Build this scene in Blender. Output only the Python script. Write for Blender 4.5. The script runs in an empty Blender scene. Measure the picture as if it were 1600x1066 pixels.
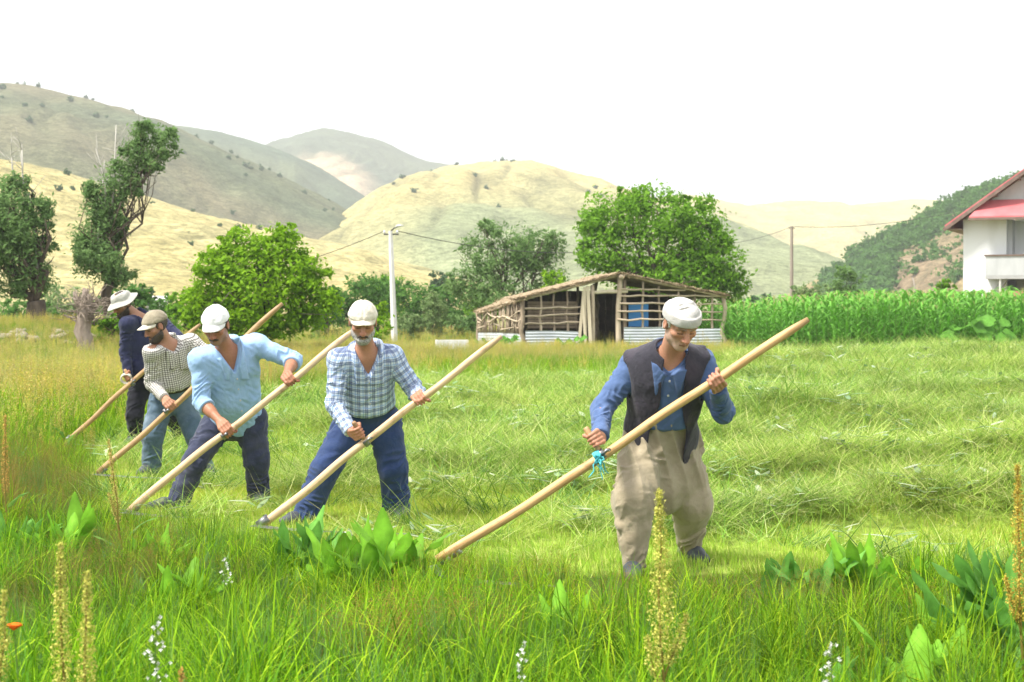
import bpy, math, random
import numpy as np
from mathutils import Vector, Matrix

# ------------------------------------------------------------------ scene, camera, world, sun, exposure
scene = bpy.context.scene
col = scene.collection
FPX, CAMH, CX, CY = 2400.0, 1.48, 800.0, 475.0      # focal length in photo pixels, lens height, optical axis / horizon

cam_data = bpy.data.cameras.new("camera")
cam_data.sensor_width = 36.0
cam_data.lens = 36.0 * FPX / 1600.0
cam_data.shift_y = -(533.0 - CY) / 1600.0
cam_data.clip_start = 0.1
cam_data.clip_end = 9000.0
cam_data.dof.use_dof = True
cam_data.dof.focus_distance = 9.4
cam_data.dof.aperture_fstop = 6.3
cam = bpy.data.objects.new("camera", cam_data)
cam.location = (0, 0, CAMH)
cam.rotation_euler = (math.radians(90), 0, 0)
col.objects.link(cam)
scene.camera = cam

SUN_EL, SUN_AZ = 58.0, -116.0                        # azimuth clockwise from +Y (the view direction)
world = bpy.data.worlds.new("World")
scene.world = world
world.use_nodes = True
wn, wl = world.node_tree.nodes, world.node_tree.links
wn.clear()
w_out = wn.new("ShaderNodeOutputWorld")
w_bg = wn.new("ShaderNodeBackground")
w_sky = wn.new("ShaderNodeTexSky")
w_sky.sky_type = 'NISHITA'
w_sky.sun_disc = False
w_sky.sun_elevation = math.radians(SUN_EL)
w_sky.sun_rotation = math.radians(SUN_AZ)
w_sky.dust_density = 4.0
w_mix = wn.new("ShaderNodeMix")
w_mix.data_type = 'RGBA'
w_mix.inputs[0].default_value = 0.88                # closed bright cloud deck over the clear-sky model
w_mix.inputs[7].default_value = (6.1, 6.15, 6.2, 1)
wl.new(w_sky.outputs[0], w_mix.inputs[6])
wl.new(w_mix.outputs[2], w_bg.inputs[0])
w_bg.inputs[1].default_value = 0.10
wl.new(w_bg.outputs[0], w_out.inputs[0])

sun_data = bpy.data.lights.new("sun", 'SUN')
sun_data.energy = 2.8
sun_data.angle = math.radians(12)
sun_data.color = (1.0, 0.955, 0.87)
sun = bpy.data.objects.new("sun", sun_data)
_e, _a = math.radians(SUN_EL), math.radians(SUN_AZ)
sun_dir = Vector((math.sin(_a) * math.cos(_e), math.cos(_a) * math.cos(_e), math.sin(_e)))
sun.rotation_euler = sun_dir.to_track_quat('Z', 'Y').to_euler()
sun.location = (-20, 0, 40)
col.objects.link(sun)

scene.view_settings.view_transform = 'Standard'
scene.view_settings.look = 'None'
scene.view_settings.gamma = 1.0
scene.view_settings.use_curve_mapping = False
scene.view_settings.exposure = 1.5

scene.cycles.max_bounces = 4
scene.cycles.diffuse_bounces = 2
scene.cycles.glossy_bounces = 2
scene.cycles.transmission_bounces = 3
scene.cycles.volume_bounces = 0
scene.cycles.use_denoising = True

# ------------------------------------------------------------------ helpers
def V(*a): return np.array(a, dtype=float)
def unit(v):
    v = np.asarray(v, float); return v / max(np.linalg.norm(v), 1e-9)
def px(x, y, d):
    """photo pixel + distance along the view axis -> world point"""
    return V((x - CX) / FPX * d, d, CAMH - (y - CY) / FPX * d)
def gx(x, d): return (x - CX) / FPX * d
def gdist(y, z=0.0): return (CAMH - z) * FPX / (y - CY)

def link(o, parent=None):
    col.objects.link(o)
    if parent is not None: o.parent = parent
    return o
def tag(o, label=None, cat=None, group=None, kind=None):
    if label: o["label"] = label
    if cat: o["category"] = cat
    if group: o["group"] = group
    if kind: o["kind"] = kind
    return o
def empty(name, loc=(0, 0, 0), rz=0.0):
    o = bpy.data.objects.new(name, None)
    o.empty_display_size = 0.1
    o.location = loc; o.rotation_euler = (0, 0, rz)
    return link(o)
def np_mesh(name, verts, faces, smooth=False, mats=(), cols=None, uvw=None, midx=None):
    """verts (n,3); faces: list of lists, or (m,k) array"""
    me = bpy.data.meshes.new(name)
    verts = np.asarray(verts, np.float32)
    if isinstance(faces, np.ndarray):
        m, k = faces.shape
        me.vertices.add(len(verts)); me.vertices.foreach_set("co", verts.ravel())
        me.loops.add(m * k); me.loops.foreach_set("vertex_index", faces.astype(np.int32).ravel())
        me.polygons.add(m)
        me.polygons.foreach_set("loop_start", np.arange(0, m * k, k, dtype=np.int32))
        me.polygons.foreach_set("loop_total", np.full(m, k, np.int32))
        me.update(calc_edges=True)
    else:
        me.from_pydata(verts.tolist(), [], faces)
        me.update()
    for mm in mats: me.materials.append(mm)
    n = len(me.polygons)
    if smooth: me.polygons.foreach_set("use_smooth", np.ones(n, bool))
    if midx is not None: me.polygons.foreach_set("material_index", np.asarray(midx, np.int32))
    if cols is not None:
        c = np.ones((len(verts), 4), np.float32); c[:, :3] = np.asarray(cols)[:, :3]
        a = me.attributes.new("Col", 'FLOAT_COLOR', 'POINT'); a.data.foreach_set("color", c.ravel())
    if uvw is not None:
        a = me.attributes.new("uvw", 'FLOAT_VECTOR', 'POINT'); a.data.foreach_set("vector", np.asarray(uvw, np.float32).ravel())
    return me
def mesh_obj(name, me, parent=None, loc=None):
    o = bpy.data.objects.new(name, me)
    if loc is not None: o.location = loc
    return link(o, parent)

class MB:
    """collects boxes, tubes and sheets, builds ONE mesh object"""
    def __init__(s): s.v = []; s.f = []; s.c = []
    def add(s, vs, fs, c=None):
        b = len(s.v); s.v += [tuple(map(float, p)) for p in vs]; s.f += [[i + b for i in f] for f in fs]
        s.c += [c or (1, 1, 1)] * len(vs)
    def box(s, c, size, R=None, col=None):
        c = np.asarray(c, float); h = np.asarray(size, float) / 2
        P = np.array([(x, y, z) for x in (-1, 1) for y in (-1, 1) for z in (-1, 1)], float) * h
        if R is not None: P = P @ np.asarray(R).T
        s.add(P + c, [[0, 1, 3, 2], [4, 6, 7, 5], [0, 4, 5, 1], [2, 3, 7, 6], [0, 2, 6, 4], [1, 5, 7, 3]], col)
    def tube(s, pts, rad, n=8, col=None, cap=True, flat=1.0):
        pts = [np.asarray(p, float) for p in pts]
        if not hasattr(rad, '__len__'): rad = [rad] * len(pts)
        t0 = unit(pts[1] - pts[0]); ref = V(0, 0, 1) if abs(t0[2]) < 0.9 else V(1, 0, 0)
        a = unit(np.cross(t0, ref)); vs = []; fs = []
        for i, p in enumerate(pts):
            t = unit(pts[min(i + 1, len(pts) - 1)] - pts[max(i - 1, 0)])
            a = unit(a - t * np.dot(a, t)); b = np.cross(t, a)
            for k in range(n):
                th = 2 * math.pi * k / n
                vs.append(p + rad[i] * (math.cos(th) * a + math.sin(th) * b * flat))
        for i in range(len(pts) - 1):
            for k in range(n):
                fs.append([i * n + k, i * n + (k + 1) % n, (i + 1) * n + (k + 1) % n, (i + 1) * n + k])
        if cap:
            fs.append(list(range(n))[::-1]); fs.append([(len(pts) - 1) * n + k for k in range(n)])
        s.add(vs, fs, col)
    def build(s, name, mat, parent=None, smooth=False, loc=None):
        me = np_mesh(name, np.array(s.v), s.f, smooth, [mat] if mat else [], cols=np.array(s.c))
        return mesh_obj(name, me, parent, loc)

# ------------------------------------------------------------------ material helpers
def new_mat(name):
    m = bpy.data.materials.new(name); m.use_nodes = True
    nt = m.node_tree; nt.nodes.clear()
    out = nt.nodes.new("ShaderNodeOutputMaterial")
    b = nt.nodes.new("ShaderNodeBsdfPrincipled")
    nt.links.new(b.outputs[0], out.inputs[0])
    return m, nt, b, out
def N(nt, t, **kw):
    n = nt.nodes.new(t)
    for k, v in kw.items(): setattr(n, k, v)
    return n
def mixc(nt, fac, a, b, mode='MIX'):
    m = nt.nodes.new("ShaderNodeMix"); m.data_type = 'RGBA'; m.blend_type = mode
    for i, s in ((0, fac), (6, a), (7, b)):
        if hasattr(s, 'is_linked') or hasattr(s, 'links'): nt.links.new(s, m.inputs[i])
        elif i == 0: m.inputs[0].default_value = s
        else: m.inputs[i].default_value = (*s[:3], 1)
    return m.outputs[2]
def mathn(nt, op, a, b=None, c=None, clamp=False):
    m = nt.nodes.new("ShaderNodeMath"); m.operation = op; m.use_clamp = clamp
    for i, s in enumerate((a, b, c)):
        if s is None: continue
        if hasattr(s, 'links'): nt.links.new(s, m.inputs[i])
        else: m.inputs[i].default_value = s
    return m.outputs[0]
def ramp(nt, fac, stops):
    r = nt.nodes.new("ShaderNodeValToRGB"); e = r.color_ramp.elements
    while len(e) < len(stops): e.new(0.5)
    for i, (p, c) in enumerate(stops):
        e[i].position = p; e[i].color = (*c, 1) if len(c) == 3 else c
    nt.links.new(fac, r.inputs[0]); return r.outputs[0]
def noise(nt, scale, detail=4, vec=None, rough=0.55, dist=0.0):
    n = nt.nodes.new("ShaderNodeTexNoise"); n.inputs["Scale"].default_value = scale
    n.inputs["Detail"].default_value = detail; n.inputs["Roughness"].default_value = rough; n.inputs["Distortion"].default_value = dist
    if vec is not None: nt.links.new(vec, n.inputs["Vector"])
    return n.outputs[0]
def objco(nt, scale=(1, 1, 1)):
    t = nt.nodes.new("ShaderNodeTexCoord"); mp = nt.nodes.new("ShaderNodeMapping")
    mp.inputs["Scale"].default_value = scale
    nt.links.new(t.outputs["Object"], mp.inputs["Vector"]); return mp.outputs[0]
def attr(nt, name, typ='GEOMETRY'):
    a = nt.nodes.new("ShaderNodeAttribute"); a.attribute_name = name; a.attribute_type = typ; return a
def bump(nt, b, h, strength=0.3, dist=0.01):
    n = nt.nodes.new("ShaderNodeBump"); n.inputs["Strength"].default_value = strength; n.inputs["Distance"].default_value = dist
    nt.links.new(h, n.inputs["Height"]); nt.links.new(n.outputs[0], b.inputs["Normal"])
def simple(name, c1, c2=None, scale=8.0, rough=0.8, bscale=None, bstr=0.25, bdist=0.01, stretch=(1, 1, 1), metal=0.0, detail=5, spec=0.3, contrast=(0.3, 0.7)):
    m, nt, b, out = new_mat(name)
    co = objco(nt, stretch)
    f = noise(nt, scale, detail, co)
    c = ramp(nt, f, [(contrast[0], c1), (contrast[1], c2 or c1)])
    nt.links.new(c, b.inputs["Base Color"])
    b.inputs["Roughness"].default_value = rough; b.inputs["Metallic"].default_value = metal
    b.inputs["Specular IOR Level"].default_value = spec
    if bscale: bump(nt, b, noise(nt, bscale, 4, co), bstr, bdist)
    return m
def colattr(name, rough=0.7, spec=0.2, nscale=30, namp=0.25, trans=0.0, bscale=None, bstr=0.3, bdist=0.01, tint=False, sss=0.0):
    """base colour from the mesh's Col attribute, broken up by noise; optional leaf translucency and instance tint"""
    m, nt, b, out = new_mat(name)
    c = attr(nt, "Col").outputs["Color"]
    co = objco(nt)
    f = ramp(nt, noise(nt, nscale, 3, co), [(0.3, (1 - namp,) * 3), (0.7, (1 + namp,) * 3)])
    c = mixc(nt, 1.0, c, f, 'MULTIPLY')
    if tint: c = mixc(nt, 1.0, c, attr(nt, "tint", 'INSTANCER').outputs["Color"], 'MULTIPLY')
    nt.links.new(c, b.inputs["Base Color"])
    b.inputs["Roughness"].default_value = rough; b.inputs["Specular IOR Level"].default_value = spec
    if sss:
        b.inputs["Subsurface Weight"].default_value = sss; b.inputs["Subsurface Radius"].default_value = (0.012, 0.005, 0.003)
        b.inputs["Subsurface Scale"].default_value = 1.0
    if bscale: bump(nt, b, noise(nt, bscale, 4, co), bstr, bdist)
    if trans:
        t = N(nt, "ShaderNodeBsdfTranslucent"); nt.links.new(c, t.inputs[0])
        mx = N(nt, "ShaderNodeMixShader"); mx.inputs[0].default_value = trans
        nt.links.new(b.outputs[0], mx.inputs[1]); nt.links.new(t.outputs[0], mx.inputs[2]); nt.links.new(mx.outputs[0], out.inputs[0])
    return m

M = {}
def nz(P, freq, seed):
    r = np.random.RandomState(seed); o = np.zeros(len(P))
    for i in range(4):
        k = r.normal(size=3) * freq * (0.7 + 0.5 * i); m = r.normal(size=3) * freq * 0.7
        o += np.sin(P @ k + r.rand() * 6 + 1.3 * np.sin(P @ m + r.rand() * 6)) / (1 + 0.5 * i)
    return o / 2.6
# ------------------------------------------------------------------ ground
CUT = np.array([(14, 8.3), (1.6, 8.45), (0.35, 8.35), (-0.35, 8.6), (-1.0, 9.25), (-1.75, 9.75), (-2.25, 10.0), (-2.85, 10.7), (-3.55, 13.0), (-4.3, 15.8), (-4.2, 19), (-3.6, 25),
                (-1.5, 27.5), (1.5, 28.5), (3.6, 30), (5.0, 36), (6.6, 45), (7.4, 48.2), (19, 49.5), (34, 49.5), (34, 8.3)], float)
def in_poly(x, y, poly):
    x = np.asarray(x, float); y = np.asarray(y, float); ins = np.zeros(x.shape, bool); j = len(poly) - 1
    for i in range(len(poly)):
        xi, yi = poly[i]; xj, yj = poly[j]
        c = ((yi > y) != (yj > y)) & (x < (xj - xi) * (y - yi) / (yj - yi + 1e-12) + xi)
        ins ^= c; j = i
    return ins
def n2(x, y, f, seed):
    return nz2(np.stack([np.asarray(x, float).ravel(), np.asarray(y, float).ravel()], -1), f, seed).reshape(np.shape(x))
def nz2(P, freq, seed):
    r = np.random.RandomState(seed); o = np.zeros(len(P))
    for i in range(5):
        k = r.normal(size=2) * freq * (0.6 + 0.5 * i); m = r.normal(size=2) * freq * 0.6
        o += np.sin(P @ k + r.rand() * 6 + 1.4 * np.sin(P @ m + r.rand() * 6)) / (1 + 0.5 * i)
    return o / 2.9
MOUNDS = [(3.3, 10.6, 1.0, 0.55, 0.22), (4.3, 10.2, 0.8, 0.4, 0.16), (2.3, 12.6, 1.5, 0.5, 0.20), (4.6, 13.5, 1.4, 0.6, 0.26), (1.2, 15.5, 1.8, 0.5, 0.18), (5.2, 17, 2.2, 0.7, 0.28),
          (0.2, 13.2, 1.2, 0.5, 0.17), (-1.2, 17.5, 1.8, 0.7, 0.2), (2.6, 20, 2.6, 0.8, 0.26), (7.0, 22, 3.0, 0.9, 0.32), (-1.8, 22.5, 2.2, 0.6, 0.2), (4.0, 26, 3.4, 0.8, 0.25), (1.1, 9.6, 0.8, 0.4, 0.08),
          (9.0, 29, 4, 1.2, 0.3), (7.2, 35, 3.4, 1.0, 0.25), (11.5, 37, 4, 1.2, 0.3), (-0.3, 11.6, 0.9, 0.35, 0.10), (6.2, 14.6, 1.5, 0.6, 0.25), (2.9, 16.9, 1.4, 0.5, 0.2)]
_rm = np.random.RandomState(123)
while len(MOUNDS) < 100:
    _y = 8.8 * (46 / 8.8) ** _rm.rand(); _x = _rm.uniform(-.34, .37) * _y
    if _x > -2.4 and ((_x + .5) ** 2 + (_y - 9.8) ** 2 > 2.2) and ((_x - .9) ** 2 + (_y - 8.7) ** 2 > .8) and in_poly(np.array([_x]), np.array([_y]), CUT - [0, .0])[0]:
        _k = _y / 14; MOUNDS.append((_x, _y, _rm.uniform(.35, .8) * (.5 + _k), _rm.uniform(.16, .32) * (.5 + _k), _rm.uniform(.04, .085) * (.75 + .3 * _k)))
def gheight(x, y):
    x = np.asarray(x, float); y = np.asarray(y, float); nn = 1 + 0.3 * n2(x, y, 5, 9)
    h = 0.03 * n2(x, y, 0.9, 3) * np.clip((y - 5) / 10, 0.2, 1)
    for mx, my, rx, ry, a in MOUNDS:
        a = a * (0.85 if my > 10.1 else 1.0)
        ca, sa = math.cos(0.25), math.sin(0.25); dx, dy = x - mx, y - my
        u, v = ca * dx + sa * dy, -sa * dx + ca * dy
        h = h + a * np.exp(-((u / rx) ** 2 + (v / ry) ** 2)) * nn
    h = h + 0.85 * np.exp(-(((x + 13.3) / 4.2) ** 2 + ((y - 42) / 5) ** 2))          # bank under the willows
    far = np.clip((y - 70) / 60, 0, 1)
    return h - 0.3 * far
def band(lo, hi, dlo, dhi, step, grow=1.25):
    a = list(np.arange(dlo, dhi, step)); s = step
    while a[-1] < hi: s *= grow; a.append(a[-1] + s)
    s = step; b = []; x = dlo
    while x > lo: s *= grow; x -= s; b.append(x)
    return np.array(b[::-1] + a)
GXs = band(-2600, 2600, -13, 20, 0.22); GYs = band(-60, 4200, 3, 56, 0.22)
gX, gY = np.meshgrid(GXs, GYs, indexing='ij')
gZ = gheight(gX, gY)
nxg, nyg = gX.shape
ids = np.arange(nxg * nyg).reshape(nxg, nyg)
gq = np.stack([ids[:-1, :-1], ids[1:, :-1], ids[1:, 1:], ids[:-1, 1:]], -1).reshape(-1, 4)
cutm = in_poly(gX, gY, CUT).astype(float)
pat = 0.5 + 0.5 * n2(gX, gY, 1.1, 12)
gc = np.empty((nxg, nyg, 3))
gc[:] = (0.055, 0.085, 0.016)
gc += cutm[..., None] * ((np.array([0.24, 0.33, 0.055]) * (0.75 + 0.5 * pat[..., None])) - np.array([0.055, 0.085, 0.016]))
far = np.clip((gY - 45) / 30, 0, 1)[..., None]
gc = gc * (1 - far) + far * (np.array([0.20, 0.19, 0.07]) * (0.7 + 0.6 * pat[..., None]))
bank = np.exp(-(((gX + 12.2) / 2.6) ** 2 + ((gY - 40.5) / 2.6) ** 2))[..., None]
gc = gc * (1 - 0.8 * bank) + 0.8 * bank * np.array([0.34, 0.25, 0.15])
M['ground'] = colattr('ground', rough=0.95, spec=0.1, nscale=9, namp=0.35, bscale=22, bstr=0.6, bdist=0.05)
go = mesh_obj('ground', np_mesh('ground', np.stack([gX, gY, gZ], -1).reshape(-1, 3), gq, True, [M['ground']], cols=gc.reshape(-1, 3)))
tag(go, kind='structure')

# ------------------------------------------------------------------ hills
M['hill'] = None
def hillmat():
    m, nt, b, out = new_mat('hillside')
    c = attr(nt, "Col").outputs["Color"]
    co = objco(nt, (1, 1, 2.2))
    c = mixc(nt, 1.0, c, ramp(nt, noise(nt, 0.045, 8, co, 0.65), [(0.3, (0.72, 0.74, 0.72)), (0.7, (1.2, 1.2, 1.2))]), 'MULTIPLY')
    c = mixc(nt, 1.0, c, ramp(nt, noise(nt, 0.35, 6, co, 0.7), [(0.38, (0.62, 0.64, 0.62)), (0.6, (1.15, 1.15, 1.15))]), 'MULTIPLY')
    f = ramp(nt, noise(nt, 0.22, 5, co, 0.75), [(0.63, (0, 0, 0)), (0.69, (1, 1, 1))])
    c = mixc(nt, mathn(nt, 'MULTIPLY', f, 0.7), c, (0.10, 0.115, 0.055))
    c = mixc(nt, 1.0, c, ramp(nt, noise(nt, 1.1, 4, co, 0.8), [(0.36, (0.55, 0.58, 0.55)), (0.58, (1.14, 1.14, 1.14))]), 'MULTIPLY')
    f2 = ramp(nt, noise(nt, 0.55, 3, co, 0.8), [(0.60, (0, 0, 0)), (0.66, (1, 1, 1))])
    c = mixc(nt, mathn(nt, 'MULTIPLY', f2, 0.5), c, (0.085, 0.105, 0.05))
    nt.links.new(c, b.inputs["Base Color"]); b.inputs["Roughness"].default_value = 0.95; b.inputs["Specular IOR Level"].default_value = 0.05
    bump(nt, b, noise(nt, 0.12, 8, co, 0.75), 0.8, 3.0); return m
M['hill'] = hillmat()
GOLD = np.array([0.50, 0.41, 0.18]); STRAW = np.array([0.56, 0.48, 0.24]); SCRUB = np.array([0.15, 0.165, 0.09]); DARK = np.array([0.07, 0.095, 0.06]); PINK = np.array([0.40, 0.29, 0.19]); OLIVE = np.array([0.24, 0.24, 0.11])
def mixk(a, b, f): return a + (b - a) * np.clip(f, 0, 1)[..., None]
def hill(ridge, D, Dfoot, colf, seed, amp=1.0, gul=0.0, shape=1.0, rows=80, step=3.0, Dslope=0.0, name='hill'):
    """ridge: photo polyline of the crest, standing D metres off; the slope runs down to Dfoot"""
    rx = np.array([p[0] for p in ridge], float); ry = np.array([p[1] for p in ridge], float)
    pxs = np.arange(rx[0], rx[-1] + step, step); pys = np.interp(pxs, rx, ry)
    k = np.hanning(19); k /= k.sum(); pys = np.convolve(np.pad(pys, 9, mode='edge'), k, 'valid')
    Dr = D + Dslope * (pxs - pxs.mean()) / 100
    zr = CAMH - (pys - CY) / FPX * Dr
    X = (pxs - CX) / FPX * Dr
    v = np.concatenate([np.linspace(0, 1, rows), [1.06, 1.2, 1.5]])
    xs = np.repeat(X[:, None], len(v), 1)
    ys = Dfoot + (Dr[:, None] - Dfoot) * v[None]
    prof = np.where(v <= 1, np.sin(np.clip(v, 0, 1) * math.pi / 2) ** shape, np.maximum(0, 1 - (v - 1) * 1.4))
    zs = -2 + (zr[:, None] + 2) * prof[None]
    scale = (D - Dfoot)
    g = n2(xs, ys, 9.0 / scale, seed) + 0.5 * n2(xs, ys, 24.0 / scale, seed + 1)
    win = np.clip(np.sin(np.clip(v, 0, 1) * math.pi), 0, 1)[None]
    zs = zs + amp * 0.020 * scale * g * win
    if gul: zs = zs - gul * 0.03 * scale * np.abs(n2(xs, ys * 0.25, 14.0 / scale, seed + 5)) * win
    zs = zs + 0.0022 * scale * n2(xs, ys, 90.0 / scale, seed + 7)
    rill = 1 - np.abs(n2(xs + 0.15 * scale * n2(xs, ys, 6.0 / scale, seed + 8), ys * 0.22, 34.0 / scale, seed + 9)) * 1.8
    rill = np.clip(rill, 0, 1) ** 3 * win
    zs = zs - 0.006 * scale * rill * min(1.0, 0.4 + gul)
    U = np.repeat(pxs[:, None], len(v), 1); VV = np.repeat(v[None], len(pxs), 0)
    cols = colf(U, VV, xs, ys)
    cols = mixk(cols, SCRUB * 0.95, rill * 0.50 * min(1.0, 0.35 + gul)) * (1 + 0.13 * n2(xs, ys, 60.0 / scale, seed + 11))[..., None]
    n, m_ = xs.shape; ii = np.arange(n * m_).reshape(n, m_)
    q = np.stack([ii[:-1, :-1], ii[1:, :-1], ii[1:, 1:], ii[:-1, 1:]], -1).reshape(-1, 4)
    o = mesh_obj(name, np_mesh(name, np.stack([xs, ys, zs], -1).reshape(-1, 3), q, True, [M['hill']], cols=cols.reshape(-1, 3)))
    tag(o, kind='structure')
    def at(pxx, vv):
        i = int(np.clip(np.searchsorted(pxs, pxx), 0, n - 1)); j = int(np.clip(round(vv * (rows - 1)), 0, rows - 1))
        return V(xs[i, j], ys[i, j], zs[i, j])
    return at
def c_gold(U, v, x, y):
    n = n2(x, y, 0.035, 5); c = mixk(GOLD, STRAW, 0.5 + 0.9 * n)
    return mixk(c, OLIVE, (n2(x, y * 2.5, 0.02, 8) - 0.35) * 1.6 + np.clip((U - 560) / 500, 0, 0.4))
def c_scrub(U, v, x, y):
    n = n2(x, y, 0.016, 15); c = mixk(SCRUB * 0.95, PINK * 0.85, 0.42 + 0.9 * n)
    c = mixk(c, DARK * 1.5, n2(x * .6, y, 0.03, 17) * 0.9 - 0.1)
    return mixk(c, GOLD * 0.9, (0.35 - v) * 2.0 + 0.4 * n2(x, y, 0.02, 21))
def c_dark(U, v, x, y):
    n = n2(x, y, 0.012, 25); return mixk(DARK * 1.5, SCRUB * 1.25, 0.5 + 0.9 * n)
def c_far(U, v, x, y):
    n = n2(x, y, 0.006, 31); c = mixk(DARK * 1.3, SCRUB, 0.4 + 0.6 * n)
    p = np.exp(-((U - 545) / 70) ** 2) * np.exp(-((v - 0.46) / 0.13) ** 2)
    return mixk(c, PINK * 1.5, p * 2.4 - 0.4)
def c_right(U, v, x, y):
    n = n2(x, y * 1.5, 0.014, 41); c = mixk(STRAW, GOLD, 0.5 + 0.8 * n)
    c = mixk(c, SCRUB * 1.9, (n2(x * 1.2, y, 0.012, 47) + 0.15) * 2.0 * (1.12 - v))
    return c
def c_pale(U, v, x, y):
    return mixk(STRAW * 1.05, GOLD * 1.05, 0.5 + 0.6 * n2(x, y, 0.006, 51))
def c_wood(U, v, x, y):
    n = n2(x, y, 0.03, 61); return mixk(GOLD * 0.72, PINK * 0.85, 0.5 + 0.8 * n)
at_far = hill([(330, 330), (400, 250), (440, 226), (510, 211), (560, 216), (610, 228), (660, 252), (720, 262), (800, 300), (900, 360), (1000, 440)], 1700, 1150, c_far, 104, 0.8, 0.6)
at_dark = hill([(-200, 250), (100, 170), (280, 197), (350, 208), (430, 232), (500, 262), (560, 300), (620, 345), (700, 400), (800, 470)], 1150, 780, c_dark, 103, 0.7, 0.7)
at_notch = hill([(520, 420), (600, 345), (650, 285), (700, 262), (726, 257), (790, 275), (860, 330)], 1250, 950, c_dark, 108, 0.5, 0.5)
at_scrub = hill([(-500, 60), (-200, 95), (0, 131), (90, 152), (200, 180), (290, 206), (350, 235), (430, 270), (520, 315), (590, 352), (660, 400), (760, 470)], 720, 380, c_scrub, 102, 0.9, 1.0)
at_pale = hill([(700, 420), (900, 330), (1050, 312), (1130, 330), (1200, 322), (1300, 330), (1380, 318), (1450, 326), (1600, 330), (1900, 300)], 1500, 900, c_pale, 107, 0.8, 0.4)
at_right = hill([(540, 430), (590, 345), (640, 300), (700, 268), (750, 256), (800, 258), (850, 270), (940, 298), (1040, 330), (1130, 372), (1220, 410), (1320, 445), (1420, 470)], 900, 420, c_right, 106, 0.75, 0.7)
at_gold = hill([(-700, 180), (-300, 205), (0, 250), (90, 268), (170, 290), (260, 318), (350, 345), (440, 362), (530, 382), (600, 400), (660, 418), (720, 440), (800, 470)], 350, 130, c_gold, 101, 0.6, 0.25)
at_wood = hill([(1225, 474), (1290, 440), (1330, 405), (1380, 378), (1430, 356), (1480, 325), (1540, 303), (1600, 292), (1750, 262), (2000, 240)], 400, 170, c_wood, 105, 1.0, 0.8)

# ------------------------------------------------------------------ hazy summer air
hz = MB(); hz.box((0, 1500, 118), (5400, 3400, 244))
def hazemat():
    m = bpy.data.materials.new('haze'); m.use_nodes = True; nt = m.node_tree; nt.nodes.clear()
    out = nt.nodes.new("ShaderNodeOutputMaterial"); v = nt.nodes.new("ShaderNodeVolumePrincipled")
    v.inputs["Color"].default_value = (0.97, 0.985, 1.0, 1); v.inputs["Density"].default_value = 0.00042; v.inputs["Anisotropy"].default_value = 0.2
    nt.links.new(v.outputs[0], out.inputs["Volume"]); return m
ho = hz.build('haze', hazemat()); tag(ho, kind='stuff')
# ------------------------------------------------------------------ foliage
M['leaf'] = colattr('leaf', rough=0.6, spec=0.08, nscale=3, namp=0.15, trans=0.48)
def barkmat(name, c1, c2):
    return simple(name, c1, c2, 6, 0.95, bscale=18, bstr=0.9, bdist=0.04, stretch=(1, 1, 0.3))
M['bark'] = barkmat('bark', (0.06, 0.045, 0.035), (0.16, 0.125, 0.095))
M['bark_dead'] = barkmat('bark_dead', (0.15, 0.115, 0.09), (0.34, 0.28, 0.23))
M['bark_pale'] = barkmat('bark_pale', (0.36, 0.34, 0.30), (0.55, 0.52, 0.48))
PAL = dict(bright=((0.125, 0.270, 0.010), (0.290, 0.500, 0.024)), willow=((0.090, 0.185, 0.055), (0.245, 0.380, 0.130)), dark=((0.055, 0.150, 0.028), (0.135, 0.280, 0.058)),
           grey=((0.150, 0.240, 0.090), (0.290, 0.390, 0.160)), mid=((0.095, 0.230, 0.014), (0.225, 0.430, 0.038)), far=((0.055, 0.120, 0.055), (0.105, 0.185, 0.080)))
def leaf_mesh(name, blobs, n, size, pal, seed, clus=14, narrow=0.5, up=0.5, droop=0.0):
    """blobs: [(centre, (rx,ry,rz), weight)]; n leaf faces in clusters through the outer part of the blobs"""
    r = np.random.RandomState(seed)
    w = np.array([b[2] for b in blobs], float); w /= w.sum()
    P, Cn, K = [], [], []
    for (c, rad, _), ww in zip(blobs, w):
        nc = max(3, int(n * ww / clus)); c = np.asarray(c, float); rad = np.asarray(rad, float)
        d = r.normal(size=(nc, 3)); d /= np.linalg.norm(d, axis=1)[:, None]
        rr = (0.30 + 0.72 * r.rand(nc) ** 0.6)[:, None] * (1 + 0.22 * nz(d * 2.0 + c * 0.7, 2.2, seed + 3))[:, None]
        cc = c + d * rr * rad
        tone = r.rand(nc) * 0.55
        spread = 0.20 * rad.mean()
        L = cc[:, None, :] + r.normal(size=(nc, clus, 3)) * spread * np.array([1, 1, 0.75])
        P.append(L.reshape(-1, 3)); Cn.append(np.repeat(d, clus, 0)); K.append(np.repeat(tone, clus))
    P = np.concatenate(P); Cn = np.concatenate(Cn); K = np.concatenate(K); m = len(P)
    nrm = r.normal(size=(m, 3)) * 0.75 + Cn * 0.6 + np.array([0, 0, up]); nrm /= np.linalg.norm(nrm, axis=1)[:, None]
    t = r.normal(size=(m, 3)) + np.array([0, 0, -droop]); t -= nrm * (t * nrm).sum(1)[:, None]; t /= np.linalg.norm(t, axis=1)[:, None]
    b = np.cross(nrm, t); s = (size * (0.6 + 0.8 * r.rand(m)))[:, None]
    q = np.stack([P - t * s * 0.5, P + b * s * 0.5 * narrow, P + t * s * 0.5 - nrm * s * 0.12, P - b * s * 0.5 * narrow], 1).reshape(-1, 3)
    a, bb = np.array(pal[0]), np.array(pal[1]); k = np.clip(K + r.rand(m) * 0.5, 0, 1)[:, None]
    colr = np.repeat(a + (bb - a) * k, 4, 0)
    return np_mesh(name, q, np.arange(4 * m).reshape(m, 4), False, [M['leaf']], cols=colr)
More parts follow.
